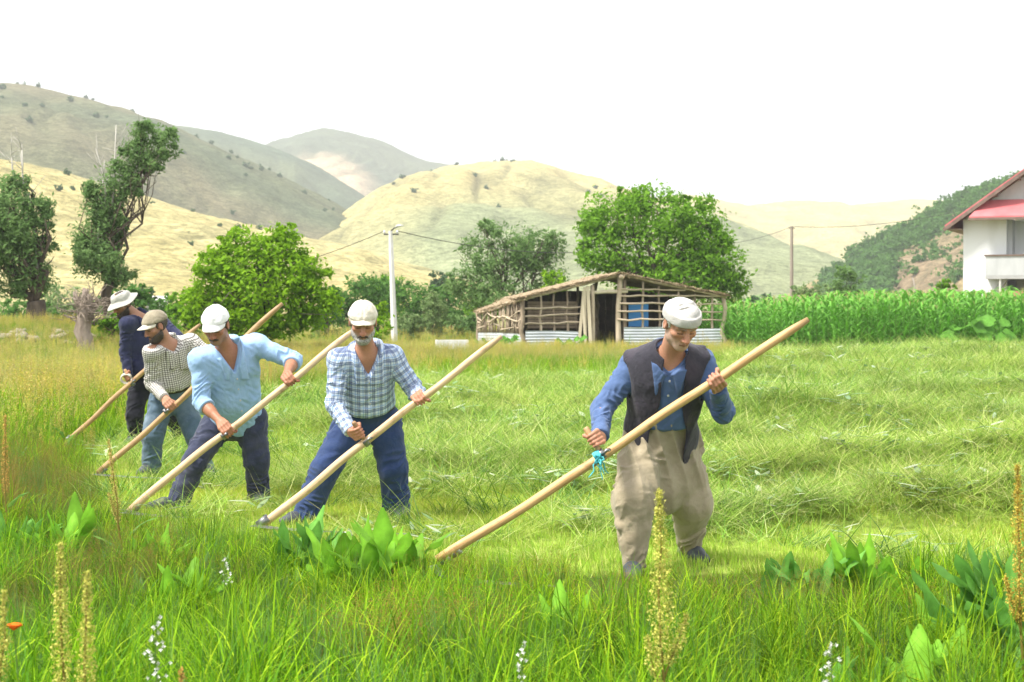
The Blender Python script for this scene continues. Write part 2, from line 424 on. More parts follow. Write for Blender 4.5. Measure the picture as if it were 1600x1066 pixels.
def wobble(a, b, n, amp, r):
    pts = [lerp_(a, b, i / n) for i in range(n + 1)]
    return [p + (r.normal(size=3) * amp * np.linalg.norm(b - a) if 0 < i < n else 0) for i, p in enumerate(pts)]
def lerp_(a, b, t): return a + (b - a) * t
def tree(name, label, D, base, blobs, n, size, pal, seed, trunk_r=0.12, fork=None, cat='tree', group=None, bark='bark', narrow=0.5, depth=0.8, droop=0.0, clus=14, bare=(), twigs=0, lobes=4):
    r = np.random.RandomState(seed)
    bx, by = base; B = px(bx, by, D); B[2] = float(gheight(B[0], B[1]))
    root = empty(name, tuple(B)); tag(root, label, cat, group)
    bl = []
    for i, b in enumerate(blobs):
        c = px(b[0], b[1], D); R = b[2] / FPX * D, b[3] / FPX * D
        c[1] += (b[5] if len(b) > 5 else r.uniform(-0.5, 0.5) * R[0] * depth)
        bl.append((c - B, (R[0], R[0] * depth, R[1]), b[4] if len(b) > 4 else R[0] * R[1]))
    lob = []
    for c, R, w in bl:                                         # smaller lobes break up the outline
        for q in range(lobes):
            d = r.normal(size=3); d[2] = d[2] * .8 + .15; d /= np.linalg.norm(d); k = r.uniform(.26, .46)
            lob.append((c + d * np.array(R) * r.uniform(.75, 1.08), tuple(np.array(R) * k), w * k * k * 1.6))
    bl0 = bl; bl = bl + lob
    mesh_obj('crown', leaf_mesh('crown', bl, n, size, PAL[pal], seed, clus, narrow, droop=droop), root)
    t = MB(); f = (px(fork[0], fork[1], D) if fork else lerp_(B, bl[0][0] + B, 0.4)) - B
    t.tube(wobble(V(0, 0, -0.15), f, 5, 0.03, r), [trunk_r * k for k in (1.35, 1.05, 0.98, 0.92, 0.88, 0.85)], 10)
    for c, R, w in bl0:
        pts = wobble(f, c + V(0, 0, R[2] * 0.35), 5, 0.06, r); r0 = trunk_r * min(0.7, 0.25 + 0.15 * R[0])
        t.tube(pts, list(np.linspace(r0, r0 * 0.18, 6)), 7)
        for q in range(3 + twigs):
            e = c + r.normal(size=3) * np.array(R) * 0.55; t.tube(wobble(pts[2 + q % 3], e, 3, 0.08, r), list(np.linspace(r0 * 0.4, r0 * 0.08, 4)), 5)
    t.build('trunk', M[bark], root, True)
    for bb in bare:                                            # dead whips standing out of the crown
        m = MB(); pts = [px(p[0], p[1], D) - B + V(0, r.uniform(-.2, .2), 0) for p in bb]
        m.tube(pts, list(np.linspace(0.05, 0.012, len(pts))), 6)
        for q in range(7):
            p = lerp_(pts[-2], pts[-1], r.rand()); m.tube([p, p + V(r.uniform(-.5, .5), r.uniform(-.4, .4), r.uniform(.1, .7))], [0.012, 0.004], 4)
        m.build('dead_branch', M['bark_pale'], root, True)
    return root

tree('walnut_tree', 'large bright green tree right behind the wooden shed', 63, (1030, 530),
     [(1030, 400, 88, 75), (960, 345, 52, 45), (1020, 330, 55, 38), (1085, 355, 50, 45), (1120, 415, 42, 48), (940, 395, 38, 42), (1060, 450, 70, 40), (1130, 450, 30, 28), (985, 320, 30, 22), (1050, 318, 28, 18), (935, 345, 28, 22)],
     24000, 0.19, 'mid', 1, 0.22, (1030, 470), depth=0.85)
tree('walnut_tree', 'bright green rounded tree between the white cap and the plaid shirt', 42, (412, 545),
     [(410, 455, 85, 62), (350, 430, 42, 34), (430, 395, 48, 38), (385, 385, 38, 28), (470, 430, 42, 36), (330, 480, 40, 36), (490, 480, 38, 34), (395, 500, 80, 32), (340, 400, 26, 20), (445, 370, 24, 18), (305, 460, 24, 18)],
     24000, 0.135, 'bright', 2, 0.15, (410, 490), depth=0.85)
tree('poplar_tree', 'loose grey-green tree left of the shed roof', 66, (800, 535),
     [(780, 425, 58, 52), (740, 440, 36, 34), (775, 370, 30, 26), (820, 395, 40, 42), (855, 385, 26, 26), (855, 440, 36, 44), (735, 390, 22, 24), (800, 470, 60, 28), (715, 432, 16, 14), (760, 352, 14, 12), (868, 372, 14, 14)],
     12000, 0.19, 'willow', 3, 0.17, (795, 490), depth=0.9, narrow=0.35, twigs=2)
tree('willow_tree', 'tall leaning willow with separate leaf clumps on the left', 46, (165, 545),
     [(225, 205, 22, 20), (258, 225, 22, 24), (212, 240, 26, 28), (190, 282, 32, 32), (160, 320, 30, 36), (145, 300, 16, 18), (150, 375, 38, 42), (160, 410, 38, 32), (185, 430, 26, 22), (170, 345, 24, 24), (240, 255, 16, 16), (128, 385, 16, 20)],
     22000, 0.135, 'willow', 4, 0.17, (172, 440), depth=0.9, narrow=0.35, twigs=4, bare=[[(150, 420), (158, 330), (162, 250)], [(165, 400), (178, 300), (181, 195)], [(160, 380), (166, 290), (150, 232)]])
tree('willow_tree', 'dark willow with a thick trunk and bare whips at the left edge', 44, (58, 522),
     [(20, 340, 46, 50), (50, 330, 26, 30), (15, 400, 50, 48), (55, 385, 26, 26), (60, 430, 26, 30), (-20, 380, 50, 60), (25, 450, 36, 20), (20, 290, 26, 22), (70, 350, 12, 14)],
     19000, 0.145, 'willow', 5, 0.30, (56, 470), depth=0.9, narrow=0.35, twigs=4, bare=[[(50, 440), (38, 350), (22, 262), (18, 235)], [(56, 400), (46, 330), (34, 285), (32, 225)], [(60, 430), (50, 340), (44, 300)]])
# dead pollard stump
def dead_stump():
    D = 38; B = px(134, 540, D); B[2] = float(gheight(B[0], B[1])); r = np.random.RandomState(9)
    root = empty('dead_stump', tuple(B)); tag(root, 'grey dead pollard stump with tangled twigs beside the bucket hat', 'stump')
    t = MB(); top = px(135, 478, D) - B
    t.tube(wobble(V(0, 0, -0.1), top, 6, 0.05, r), [0.26, 0.22, 0.20, 0.21, 0.19, 0.20, 0.15], 12)
    for k in range(5):
        e = top + V(r.uniform(-.35, .35), r.uniform(-.2, .2), r.uniform(.1, .5)); t.tube(wobble(top - V(0, 0, .25), e, 3, .1, r), [0.12, 0.09, 0.07, 0.04], 8)
    t.build('trunk', M['bark_dead'], root, True)
    w = MB()
    for k in range(130):
        a = top + V(r.uniform(-.25, .25), r.uniform(-.2, .2), r.uniform(-.5, .2)); d = unit(V(r.normal() * .8, r.normal() * .5, r.uniform(-.1, 1.3))) * r.uniform(.25, .75)
        w.tube(wobble(a, a + d, 3, .12, r), [0.014, 0.011, 0.008, 0.004], 4)
    w.build('twigs', M['bark_dead'], root)
dead_stump()
def bush(label, D, x, y, rx, ry, n, pal, seed, size=None, group=None, name='bush', narrow=0.45):
    r = np.random.RandomState(seed); bl = [(x, y, rx * .75, ry * .75)]
    for k in range(5):
        a = r.uniform(0, 2 * math.pi); bl.append((x + math.cos(a) * rx * .55, y + math.sin(a) * ry * .5, rx * r.uniform(.3, .5), ry * r.uniform(.3, .5)))
    gy = CY + FPX * CAMH / D; yy = y + ry * .5
    while yy < gy - 4:                                          # leafy down to the ground
        hh = min(ry * .5, gy - yy) + 4; bl.append((x + r.uniform(-.2, .2) * rx, yy + hh * .5, rx * .8, hh)); yy += hh
    return tree(name, label, D, (x, gy), bl, n, size or 0.2, pal, seed, 0.06, (x, min(gy - 2, y + ry * 0.7)), cat='bush', group=group, depth=0.9, narrow=narrow, clus=12)
bush('dark green thicket behind the bucket hat, left of the stump', 58, 30, 490, 75, 38, 2600, 'dark', 201)
bush('dark green bush filling the gap between the two willows', 60, 100, 480, 50, 50, 2400, 'grey', 202)
bush('green bush at the foot of the dead stump', 40, 175, 512, 32, 24, 1900, 'mid', 203, 0.13)
bush('dark green bush behind the man in the bucket hat', 55, 190, 468, 45, 38, 2200, 'dark', 204)
bush('small round dark bush below the golden slope by the hut', 90, 222, 462, 22, 18, 900, 'far', 205)
bush('dark bush at the left foot of the bright green tree', 60, 290, 480, 32, 30, 1500, 'mid', 206)
bush('wide dark green thicket left of the white concrete pole', 78, 565, 472, 66, 46, 4200, 'dark', 207, 0.26)
bush('low dark green thicket right of the white concrete pole', 82, 645, 468, 50, 42, 3000, 'dark', 208, 0.26)
bush('bright green bush touching the foot of the concrete pole', 52, 588, 492, 24, 22, 1500, 'bright', 209, 0.15)
bush('grey-green round bush right of the concrete pole foot', 60, 638, 508, 30, 20, 1400, 'grey', 210, 0.15)
bush('upright feathery willow bush between pole and shed', 62, 676, 490, 24, 38, 2600, 'grey', 211, 0.15, narrow=0.3)
bush('blue-green bush beside the left end of the shed', 64, 722, 503, 36, 24, 2200, 'willow', 212, 0.17, narrow=0.35)
bush('bright green bush peeping over the shed roof', 60, 868, 440, 28, 24, 1500, 'bright', 213, 0.17)
bush('dark bush behind the right end of the shed roof', 66, 1140, 478, 26, 22, 1400, 'mid', 214, 0.17)
bush('dark bushy shrub behind the corn, left of the brown slope', 66, 1322, 445, 32, 32, 2200, 'willow', 215, 0.18)
bush('straggly pale shrub behind the corn near the grey pole', 70, 1268, 452, 34, 20, 700, 'grey', 216, 0.16)
bush('small dark shrub behind the corn beside the white house', 68, 1478, 452, 17, 16, 900, 'mid', 217, 0.16)
bush('distant blue-green bush low on the right of the shed', 120, 1185, 476, 44, 18, 1400, 'far', 218, 0.3)
bush('tall green thicket standing behind the concrete pole', 92, 612, 462, 40, 40, 2600, 'mid', 221, 0.26)
bush('green bush between the feathery willow bush and the grey-green tree', 86, 705, 478, 38, 36, 2400, 'dark', 222, 0.24)
bush('light green bush right behind the wattle end of the shed', 75, 752, 486, 30, 28, 1800, 'mid', 223, 0.2)
bush('dark green bush behind the olive cap, left of the bright tree', 62, 262, 482, 30, 26, 1500, 'dark', 224, 0.17)
bush('dark green bush behind the plaid shirt and the bright tree', 64, 510, 470, 32, 28, 1500, 'dark', 219, 0.2)
bush('far bush on the valley floor above the concrete pole thicket', 130, 690, 440, 24, 18, 1000, 'far', 220, 0.35)

# wooded ridge on the right: reads as one mass
def wood():
    r = np.random.RandomState(77); bl = []
    for k in range(5200):
        sp = r.uniform(1285, 1680); v = r.uniform(0.10, 1.0); d = 170 + 230 * v
        lo = 0.05 + 0.80 * min(1, max(0, (sp - 1368) / 34)) + 0.04 * math.sin(sp * 0.06)
        if v < lo and r.rand() > 0.03: continue
        p = at_wood(800 + (sp - 800) * d / 400, v)
        if p[2] < 1.5: continue
        s_ = r.uniform(1.4, 2.7); bl.append((p + V(0, 0, s_ * 0.5), (s_, s_, s_), 1))
    o = mesh_obj('woodland', leaf_mesh('woodland', bl, 100000, 0.85, ((0.055, 0.140, 0.035), (0.130, 0.265, 0.060)), 78, 12, 0.8))
    tag(o, 'dark green wood covering the ridge behind the white house', 'wood', kind='stuff')
wood()
# shrubs dotted over the dry slopes
sme = [leaf_mesh('hill_shrub', [(V(0, 0, 0.6), (0.8, 0.8, 0.75), 1), (V(0.5, 0.1, 0.4), (0.5, 0.5, 0.5), .5)], 260, 0.35, PAL['far'], 300 + k, 8, 0.8) for k in range(4)]
rs = np.random.RandomState(5); nsh = 0
for atf, cnt, u0, u1, v0, v1, sc in ((at_gold, 26, 20, 640, 0.25, 0.97, 1.0), (at_scrub, 44, -20, 560, 0.45, 1.0, 2.2), (at_right, 26, 640, 980, 0.35, 1.0, 2.4)):
    for k in range(cnt):
        p = atf(rs.uniform(u0, u1), rs.uniform(v0, v1)); o = mesh_obj('hill_shrub', sme[k % 4], None, tuple(p)); s = sc * rs.uniform(0.35, 0.85)
        o.scale = (s, s, s * rs.uniform(.8, 1.2)); o.rotation_euler = (0, 0, rs.uniform(0, 6))
        tag(o, 'small dark shrub dotted on the dry hillside', 'shrub', 'shrubs dotted over the dry hillsides')

# ------------------------------------------------------------------ utility poles and wires
M['concrete'] = simple('concrete', (0.62, 0.61, 0.58), (0.72, 0.71, 0.69), 5, 0.85, bscale=40)
M['grey_wood'] = simple('grey_wood', (0.20, 0.17, 0.14), (0.32, 0.28, 0.24), 8, 0.9, stretch=(1, 1, .1))
M['dark_metal'] = simple('dark_metal', (0.05, 0.05, 0.05), (0.09, 0.09, 0.09), 8, 0.5, metal=.6)
M['lamp'] = simple('lamp_housing', (0.6, 0.6, 0.6), (0.7, 0.7, 0.7), 8, 0.5)
def pole1():
    D = 56; B = px(617, 540, D); B[2] = 0; T = px(610, 361, D)
    root = empty('utility_pole', tuple(B)); tag(root, 'white concrete utility pole with a street lamp on top', 'pole')
    m = MB(); m.tube([V(0, 0, -.2), T - B], [0.125, 0.075], 8); m.build('shaft', M['concrete'], root)
    m = MB(); m.tube([T - B + V(-.25, 0, -.12), T - B + V(.3, 0, -.12)], 0.03, 6); m.build('crossarm', M['dark_metal'], root)
    m = MB(); m.tube([T - B + V(0, 0, -.02), T - B + V(.15, -.1, .1), T - B + V(.28, -.2, .14)], [0.03, 0.025, 0.025], 6); m.build('lamp_arm', M['dark_metal'], root)
    m = MB(); m.tube([T - B + V(.2, -.15, .12), T - B + V(.3, -.22, .17), T - B + V(.48, -.35, .18)], [0.04, 0.09, 0.05], 8, flat=.5); m.build('street_lamp', M['lamp'], root, True)
    for s in (-.22, .25):
        m = MB(); m.tube([T - B + V(s, 0, -.12), T - B + V(s, 0, -.03), T - B + V(s, 0, .02)], [0.03, 0.045, 0.025], 8); m.build('insulator', M['lamp'], root, True)
    return T
def pole2():
    D = 95; B = px(1237, 520, D); B[2] = -.2; T = px(1237, 354, D)
    root = empty('utility_pole', tuple(B)); tag(root, 'thin grey wooden pole standing behind the corn', 'pole')
    m = MB(); m.tube([V(0, 0, -.2), T - B], [0.13, 0.09], 8); m.build('shaft', M['grey_wood'], root)
    m = MB(); m.tube([T - B + V(-.2, 0, -.1), T - B + V(.2, 0, -.1)], 0.03, 6); m.build('crossarm', M['dark_metal'], root)
    return T
def wire(label, a, b, sag, r=0.014):
    m = MB(); m.tube([lerp_(a, b, t) - V(0, 0, sag * 4 * t * (1 - t)) - a for t in np.linspace(0, 1, 13)], r, 5)
    o = m.build('power_line', M['dark_metal'], None, True, tuple(a)); tag(o, label, 'wire')
T1 = pole1(); T2 = pole2()
wire('power line running left from the white concrete pole', T1 + V(-.22, 0, 0), px(380, 430, 66), 0.2)
wire('power line running right from the white concrete pole towards the big tree', T1 + V(.25, 0, 0), px(1000, 386, 70), 0.5)
wire('power line from the grey pole up to the house roof', T2, px(1500, 330, 78) + V(0, 1, 0), 0.3)
wire('power line from the grey pole to the big tree behind the shed', T2, px(1080, 385, 74), 0.3)
m = MB(); p0 = px(1436, 476, 60); p1 = px(1430, 434, 60); m.tube([V(0.45, 0, -1.4), V(0, 0, 0), p1 - p0 + V(-.1, 0, 0)], [.05, .045, .03], 6)
tag(m.build('fence_post', M['grey_wood'], None, True, tuple(p0)), 'leaning wooden post sticking out of the corn', 'post')

# ------------------------------------------------------------------ wooden shed
M['branch'] = simple('branch_wood', (0.42, 0.33, 0.23), (0.60, 0.50, 0.37), 5, 0.85, bscale=30, stretch=(1, 1, .4))
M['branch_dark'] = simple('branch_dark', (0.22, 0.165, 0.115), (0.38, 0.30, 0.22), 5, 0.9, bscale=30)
M['plank_pale'] = simple('plank_pale', (0.60, 0.51, 0.36), (0.72, 0.63, 0.47), 6, 0.85, stretch=(1, 1, .15))
M['brush'] = simple('roof_brush', (0.19, 0.14, 0.085), (0.42, 0.33, 0.21), 3.5, 0.95, bscale=14, bstr=1.0, bdist=.08)
M['thatch'] = colattr('thatch', 0.95, 0.05, 12, .3)
M['sheet'] = simple('corrugated_sheet', (0.52, 0.55, 0.59), (0.66, 0.69, 0.72), 1.5, 0.45, metal=.35)
M['blue'] = simple('blue_plastic', (0.05, 0.25, 0.62), (0.07, 0.31, 0.70), 4, 0.5)
M['dark_boards'] = simple('old_boards', (0.035, 0.028, 0.02), (0.075, 0.06, 0.045), 4, 0.95)  # near-black brown for the boards of the back wall
def shed():
    DF = 50.0; rr = np.random.RandomState(3)
    A = V(gx(817, DF), DF, 0); Bc = V(gx(1130, DF + .6), DF + .6, 0); Lc = V(gx(746, 53.5), 53.5, 0)
    root = empty('wooden_shed', tuple(A)); tag(root, 'open shed of poles and corrugated sheets under a brush roof', 'shed')
    fx = unit(Bc - A); W = np.linalg.norm(Bc - A); back = V(-fx[1], fx[0], 0); DEP = 5.2
    def F(x, z, y=0.0): return fx * x + back * y + V(0, 0, z)      # local, relative to A
    pk = 3.2; zp, z0, z1 = 2.42, 1.62, 1.72
    def rz(x): return z0 + (zp - z0) * min(1, x / pk) if x < pk else zp + (z1 - zp) * (x - pk) / (W - pk)
    Lw = Lc - A; lw = np.linalg.norm(Lw); lx = Lw / lw; zL = 1.12
    def Ff(x, z, y=0.0): return lx * x + V(0, 0, z) + V(fx[0], fx[1], 0) * y * 0 + back * y
    # corrugated sheets, each bent into waves
    def corr(x0, x1, zlo, zhi, f, name='corrugated_sheet', yo=-.03):
        m = MB(); nx_, nz_ = 2, 34; vs = []; fs = []
        for l in (0, 1):
            for i in range(nx_ + 1):
                for j in range(nz_ + 1):
                    z = zlo + (zhi - zlo) * j / nz_; y = yo - .016 * math.sin(j / nz_ * (zhi - zlo) / .095 * 2 * math.pi) + l * .004
                    vs.append(f(x0 + (x1 - x0) * i / nx_, z + .015 * math.sin(i * 2.1 + x0 * 3), y))
        k = (nx_ + 1) * (nz_ + 1)
        for i in range(nx_):
            for j in range(nz_):
                a = i * (nz_ + 1) + j; fs.append([a, a + nz_ + 1, a + nz_ + 2, a + 1]); fs.append([k + a, k + a + 1, k + a + nz_ + 2, k + a + nz_ + 1])
        m.add(vs, fs); m.build(name, M['sheet'], root, True)
    corr(0.08, 1.82, 0.02, 0.60, F); corr(3.32, 4.9, 0.02, 0.72, F); corr(4.93, W - .05, 0.02, 0.68, F, yo=-.042); corr(0.1, lw - .04, 0.02, 0.50, Ff)
    # posts
    def stick(a, b, r0, r1, name, mat='branch', k=5, am=.02, n=7):
        m = MB(); m.tube(wobble(np.asarray(a), np.asarray(b), k, am, rr), list(np.linspace(r0, r1, k + 1) * rr.uniform(.9, 1.1, k + 1)), n); m.build(name, M[mat], root, True)
    stick(F(0, -.1), F(0.0, rz(0) - .02), .085, .07, 'post', 'branch_dark'); stick(F(pk - .1, -.1), F(pk, zp - .03), .095, .085, 'post', am=.01)
    stick(F(pk + .18, -.1, .1), F(pk + .16, zp - .15, .1), .07, .06, 'post', 'branch_dark', am=.01); stick(F(W, -.1), F(W, z1 - .02), .085, .07, 'post')
    stick(F(2.3, -.1), F(2.28, rz(2.28) - .1), .075, .065, 'post', am=.008)
    for x in (0.62, 1.05, 1.42, 3.95, 4.6, 5.25, 5.8, 6.3):
        stick(F(x + rr.uniform(-.05, .05), .05, .05), F(x + rr.uniform(-.12, .05), rz(x) - .06, .05), .045, .035, 'post', ('branch', 'branch_dark')[rr.randint(2)])
    for x in (0, W): stick(F(x, -.1, DEP), F(x, (z0, z1)[x > 0] - .05, DEP), .08, .07, 'post', 'branch_dark')
    stick(F(pk, -.1, DEP), F(pk, zp - .05, DEP), .08, .07, 'post', 'branch_dark'); stick(F(pk - .5, -.1, 2.4), F(pk - .5, zp - .25, 2.4), .07, .06, 'post', 'branch_dark')
    stick(F(pk - .95, -.1, 3.4), F(pk - .95, zp - .3, 3.4), .06, .05, 'post', 'branch_dark')
    # rails across the front
    for z in (0.82, 1.08, 1.34): stick(F(-.05, z - .02), F(2.05, z + rr.uniform(.05, .12)), .034, .028, 'rail', k=7, am=.007)
    for z in (0.98, 1.24, 1.50, 1.74, 1.96):
        x1 = W - .05 if z < 1.7 else pk + (W - pk) * (zp - z) / (zp - z1) - .1
        stick(F(pk - .1, z, -.06), F(max(x1, pk + .9), z + rr.uniform(-.06, .06), -.06), .034, .026, 'rail', k=9, am=.0045)
    stick(F(2.2, 1.86), F(pk + .25, 1.90), .062, .06, 'lintel', 'plank_pale', am=.004)
    # pale planks beside the doorway
    for i, (x, w, zt, tl) in enumerate(((1.90, .095, 1.90, -.09), (2.03, .085, 2.02, .02), (2.16, .11, 2.06, .05), (1.99, .07, 1.62, .06))):
        m = MB(); c = F(x, zt / 2, -.09 - .025 * i); th = tl
        R = np.stack([fx * math.cos(th) + V(0, 0, math.sin(th)), back, -fx * math.sin(th) + V(0, 0, math.cos(th))], -1)
        m.box(c, (w, .022, zt), R); m.build('plank', M['plank_pale'], root)
    # wattle of upright sticks on the left wing
    for i in range(36):
        x = 0.1 + (lw - .15) * i / 35; zt = z0 + (zL - z0) * x / lw
        stick(Ff(x + rr.uniform(-.03, .03), .46, rr.uniform(.02, .08)), Ff(x + rr.uniform(-.06, .06), zt - .02, .05), .026, .018, 'stick', ('branch', 'branch_dark')[rr.randint(2)], 3, .03, 5)
    for z, dz in ((.62, .12), (.85, .18), (1.0, .26)): stick(Ff(lw, z, -.03), Ff(-.05, z + dz, -.03), .028, .024, 'rail', k=8, am=.02)
    stick(Ff(lw, -.1), Ff(lw, zL), .06, .05, 'post', 'branch_dark')
    # boards hanging inside, dark back wall
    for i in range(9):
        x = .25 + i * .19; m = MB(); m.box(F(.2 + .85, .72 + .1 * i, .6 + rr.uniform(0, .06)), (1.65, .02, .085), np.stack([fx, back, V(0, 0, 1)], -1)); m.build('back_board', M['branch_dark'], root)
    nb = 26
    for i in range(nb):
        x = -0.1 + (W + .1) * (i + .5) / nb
        m = MB(); h = min(rz(max(x, 0)) - .15, 1.95); m.box(F(x, h / 2, DEP + .1), (W / nb * .995, .03, h), np.stack([fx, back, V(0, 0, 1)], -1)); m.build('back_board', M['dark_boards'], root)
    # roof: rafters, purlins and a thick layer of brush
    nr = 9
    for i in range(nr):
        y = -.05 + (DEP + .3) * i / (nr - 1)
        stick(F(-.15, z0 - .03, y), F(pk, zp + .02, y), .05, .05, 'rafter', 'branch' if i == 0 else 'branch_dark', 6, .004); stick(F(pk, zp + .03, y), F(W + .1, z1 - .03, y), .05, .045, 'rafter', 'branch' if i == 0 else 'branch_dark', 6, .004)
    stick(F(pk, zp - .06, -.3), F(pk, zp - .06, DEP + .3), .09, .08, 'ridge_pole', 'branch', am=.002)
    # left wing rafter line (front edge of the low wing)
    stick(Ff(lw + .1, zL + .02, -.06), Ff(-.1, z0 + .02, -.06), .04, .05, 'rafter', 'branch', 6, .006)
    def slab(corners, name, nx_=26, ny_=14, th=.075, seed=1):
        a, b, c, d = [np.asarray(q, float) for q in corners]; r2 = np.random.RandomState(seed); vs = []; fs = []
        for l in (1, 0):
            for i in range(nx_ + 1):
                for j in range(ny_ + 1):
                    u, v = i / nx_, j / ny_; p = (a * (1 - u) + b * u) * (1 - v) + (d * (1 - u) + c * u) * v
                    vs.append(p + V(0, 0, (th if l else 0.02) + r2.uniform(-.03, .02)) + V(r2.uniform(-.02, .02), r2.uniform(-.02, .02), 0))
        k = (nx_ + 1) * (ny_ + 1)
        for i in range(nx_):
            for j in range(ny_):
                q = i * (ny_ + 1) + j; fs.append([q, q + ny_ + 1, q + ny_ + 2, q + 1]); fs.append([k + q, k + q + 1, k + q + ny_ + 2, k + q + ny_ + 1])
        for i in range(nx_):
            for j in (0, ny_):
                q = i * (ny_ + 1) + j; fs.append([q, q + ny_ + 1, k + q + ny_ + 1, k + q] if j else [q, k + q, k + q + ny_ + 1, q + ny_ + 1])
        for j in range(ny_):
            for i in (0, nx_):
                q = i * (ny_ + 1) + j; fs.append([q, q + 1, k + q + 1, k + q][::(1 if not i else -1)])
        m = MB(); m.add(vs, fs); o = m.build(name, M['brush'], root)
        s = MB(); 
        P0, P1, tt = [], [], []
        for _ in range(650):
            u, v = r2.rand(), (0 if r2.rand() < .45 else r2.rand()); p = (a * (1 - u) + b * u) * (1 - v) + (d * (1 - u) + c * u) * v + V(0, 0, th + r2.uniform(-.12, .01) * (v == 0))
            dr = unit(V(r2.normal(), r2.normal() - (1.0 if v == 0 else 0), r2.normal() * .35 - .1)) * r2.uniform(.08, .22); w = unit(np.cross(dr, V(0, 0, 1))) * .012
            kk = r2.uniform(.5, 1.1); s.add([p - w, p + w, p + dr], [[0, 1, 2]], (.42 * kk, .32 * kk, .2 * kk))
        s.build('brush', M['thatch'], root)
        return o
    slab([F(-.25, z0 + .0, -.25), F(pk, zp + .04, -.25), F(pk, zp + .04, DEP + .4), F(-.25, z0, DEP + .4)], 'roof', seed=1)
    slab([F(pk, zp + .04, -.25), F(W + .2, z1, -.25), F(W + .2, z1, DEP + .4), F(pk, zp + .04, DEP + .4)], 'roof', seed=2)
    slab([Ff(lw + .15, zL + .03, -.2), Ff(-.2, z0 + .03, -.2), F(-.2, z0 + .02, 3.6), Ff(lw + .15, zL + .03, 1.5)], 'roof', 16, 8, seed=4)
    p = A + F(3.95, 0, .55)
    b = empty('blue_board', tuple(p + V(0, 0, .0))); tag(b, 'blue plastic board standing behind the shed rails', 'board')
    m = MB(); m.box(V(-.05, 0, 1.12), (.66, .05, .78), np.stack([fx, back, V(0, 0, 1)], -1)); m.build('panel', M['blue'], b)
    m = MB(); m.tube([V(.06, -.03, 1.2), V(.06, -.05, 1.2)], .05, 12); m.build('round_cap', M['lamp'], b)
    for q in (-.3, .2):
        m = MB(); m.box(V(q, .03, .4), (.05, .05, .72)); m.build('leg', M['branch_dark'], b)
shed()
# white trough in the grass
def trough():
    D = 44; c = px(706, 545, D); root = empty('trough', (c[0], c[1], 0.0), 0.12); tag(root, 'white stone water trough in the grass left of the shed', 'trough')
    m = MB(); m.box((0, 0, .22), (.92, .5, .05)); m.build('floor', M['concrete'], root)
    for (x, y, w, d) in ((0, -.225, .92, .05), (0, .225, .92, .05), (-.435, 0, .05, .396), (.435, 0, .05, .396)):
        m = MB(); m.box((x, y, .345), (w, d, .198)); m.build('side', M['concrete'], root)
    for x in (-.35, .35):
        m = MB(); m.box((x, 0, .09), (.14, .42, .206)); m.build('foot', M['concrete'], root)
trough()
# stones and soil on the bank
M['stone'] = simple('stone', (0.26, 0.22, 0.18), (0.44, 0.38, 0.32), 4, 0.9, bscale=12, bstr=.6)
rs = np.random.RandomState(8)
def stone_mesh(seed):
    r = np.random.RandomState(seed); vs = []; fs = []; n, m_ = 7, 5
    for j in range(m_ + 1):
        for i in range(n):
            a = 2 * math.pi * i / n; b = math.pi * (j / m_ - .5); k = 1 + r.uniform(-.2, .2)
            vs.append((math.cos(a) * math.cos(b) * k, math.sin(a) * math.cos(b) * k * .8, math.sin(b) * .6 * k))
    for j in range(m_):
        for i in range(n): fs.append([j * n + i, j * n + (i + 1) % n, (j + 1) * n + (i + 1) % n, (j + 1) * n + i])
    return np_mesh('stone', np.array(vs), fs, True, [M['stone']])
stm = [stone_mesh(k) for k in range(4)]
for k in range(22):
    x, y = px(rs.uniform(20, 150), 500, 40)[0], rs.uniform(38.2, 40.5)
    o = mesh_obj('stone', stm[k % 4], None, (x, y, float(gheight(x, y)) + .03)); s = rs.uniform(.07, .2); o.scale = (s, s, s); o.rotation_euler = (rs.uniform(-.3, .3), 0, rs.uniform(0, 6))
    tag(o, 'weathered stone lying on the bare bank under the willows', 'stone', 'stones on the bank under the willows')

# ------------------------------------------------------------------ white house
M['plaster'] = simple('plaster', (0.66, 0.66, 0.65), (0.80, 0.81, 0.82), 0.9, 0.85, bscale=30, bstr=.15, stretch=(1, 1, .25), contrast=(0.25, 0.5), detail=8)
M['plaster_grey'] = simple('plaster_grey', (0.40, 0.41, 0.42), (0.56, 0.57, 0.58), 1.5, 0.85, stretch=(1, 1, .3), detail=8)
M['red_roof'] = simple('red_roof', (0.48, 0.12, 0.13), (0.58, 0.17, 0.18), 1.5, 0.55)
M['eave'] = simple('eave_wood', (0.13, 0.085, 0.07), (0.22, 0.16, 0.13), 5, 0.8)
M['raw_concrete'] = simple('raw_concrete', (0.33, 0.33, 0.33), (0.45, 0.45, 0.45), 2, 0.9)
M['glass'] = simple('window_glass', (0.03, 0.035, 0.04), (0.05, 0.055, 0.06), 3, 0.1, spec=.6)
M['curtain'] = simple('curtain', (0.55, 0.58, 0.62), (0.62, 0.65, 0.69), 3, 0.8)
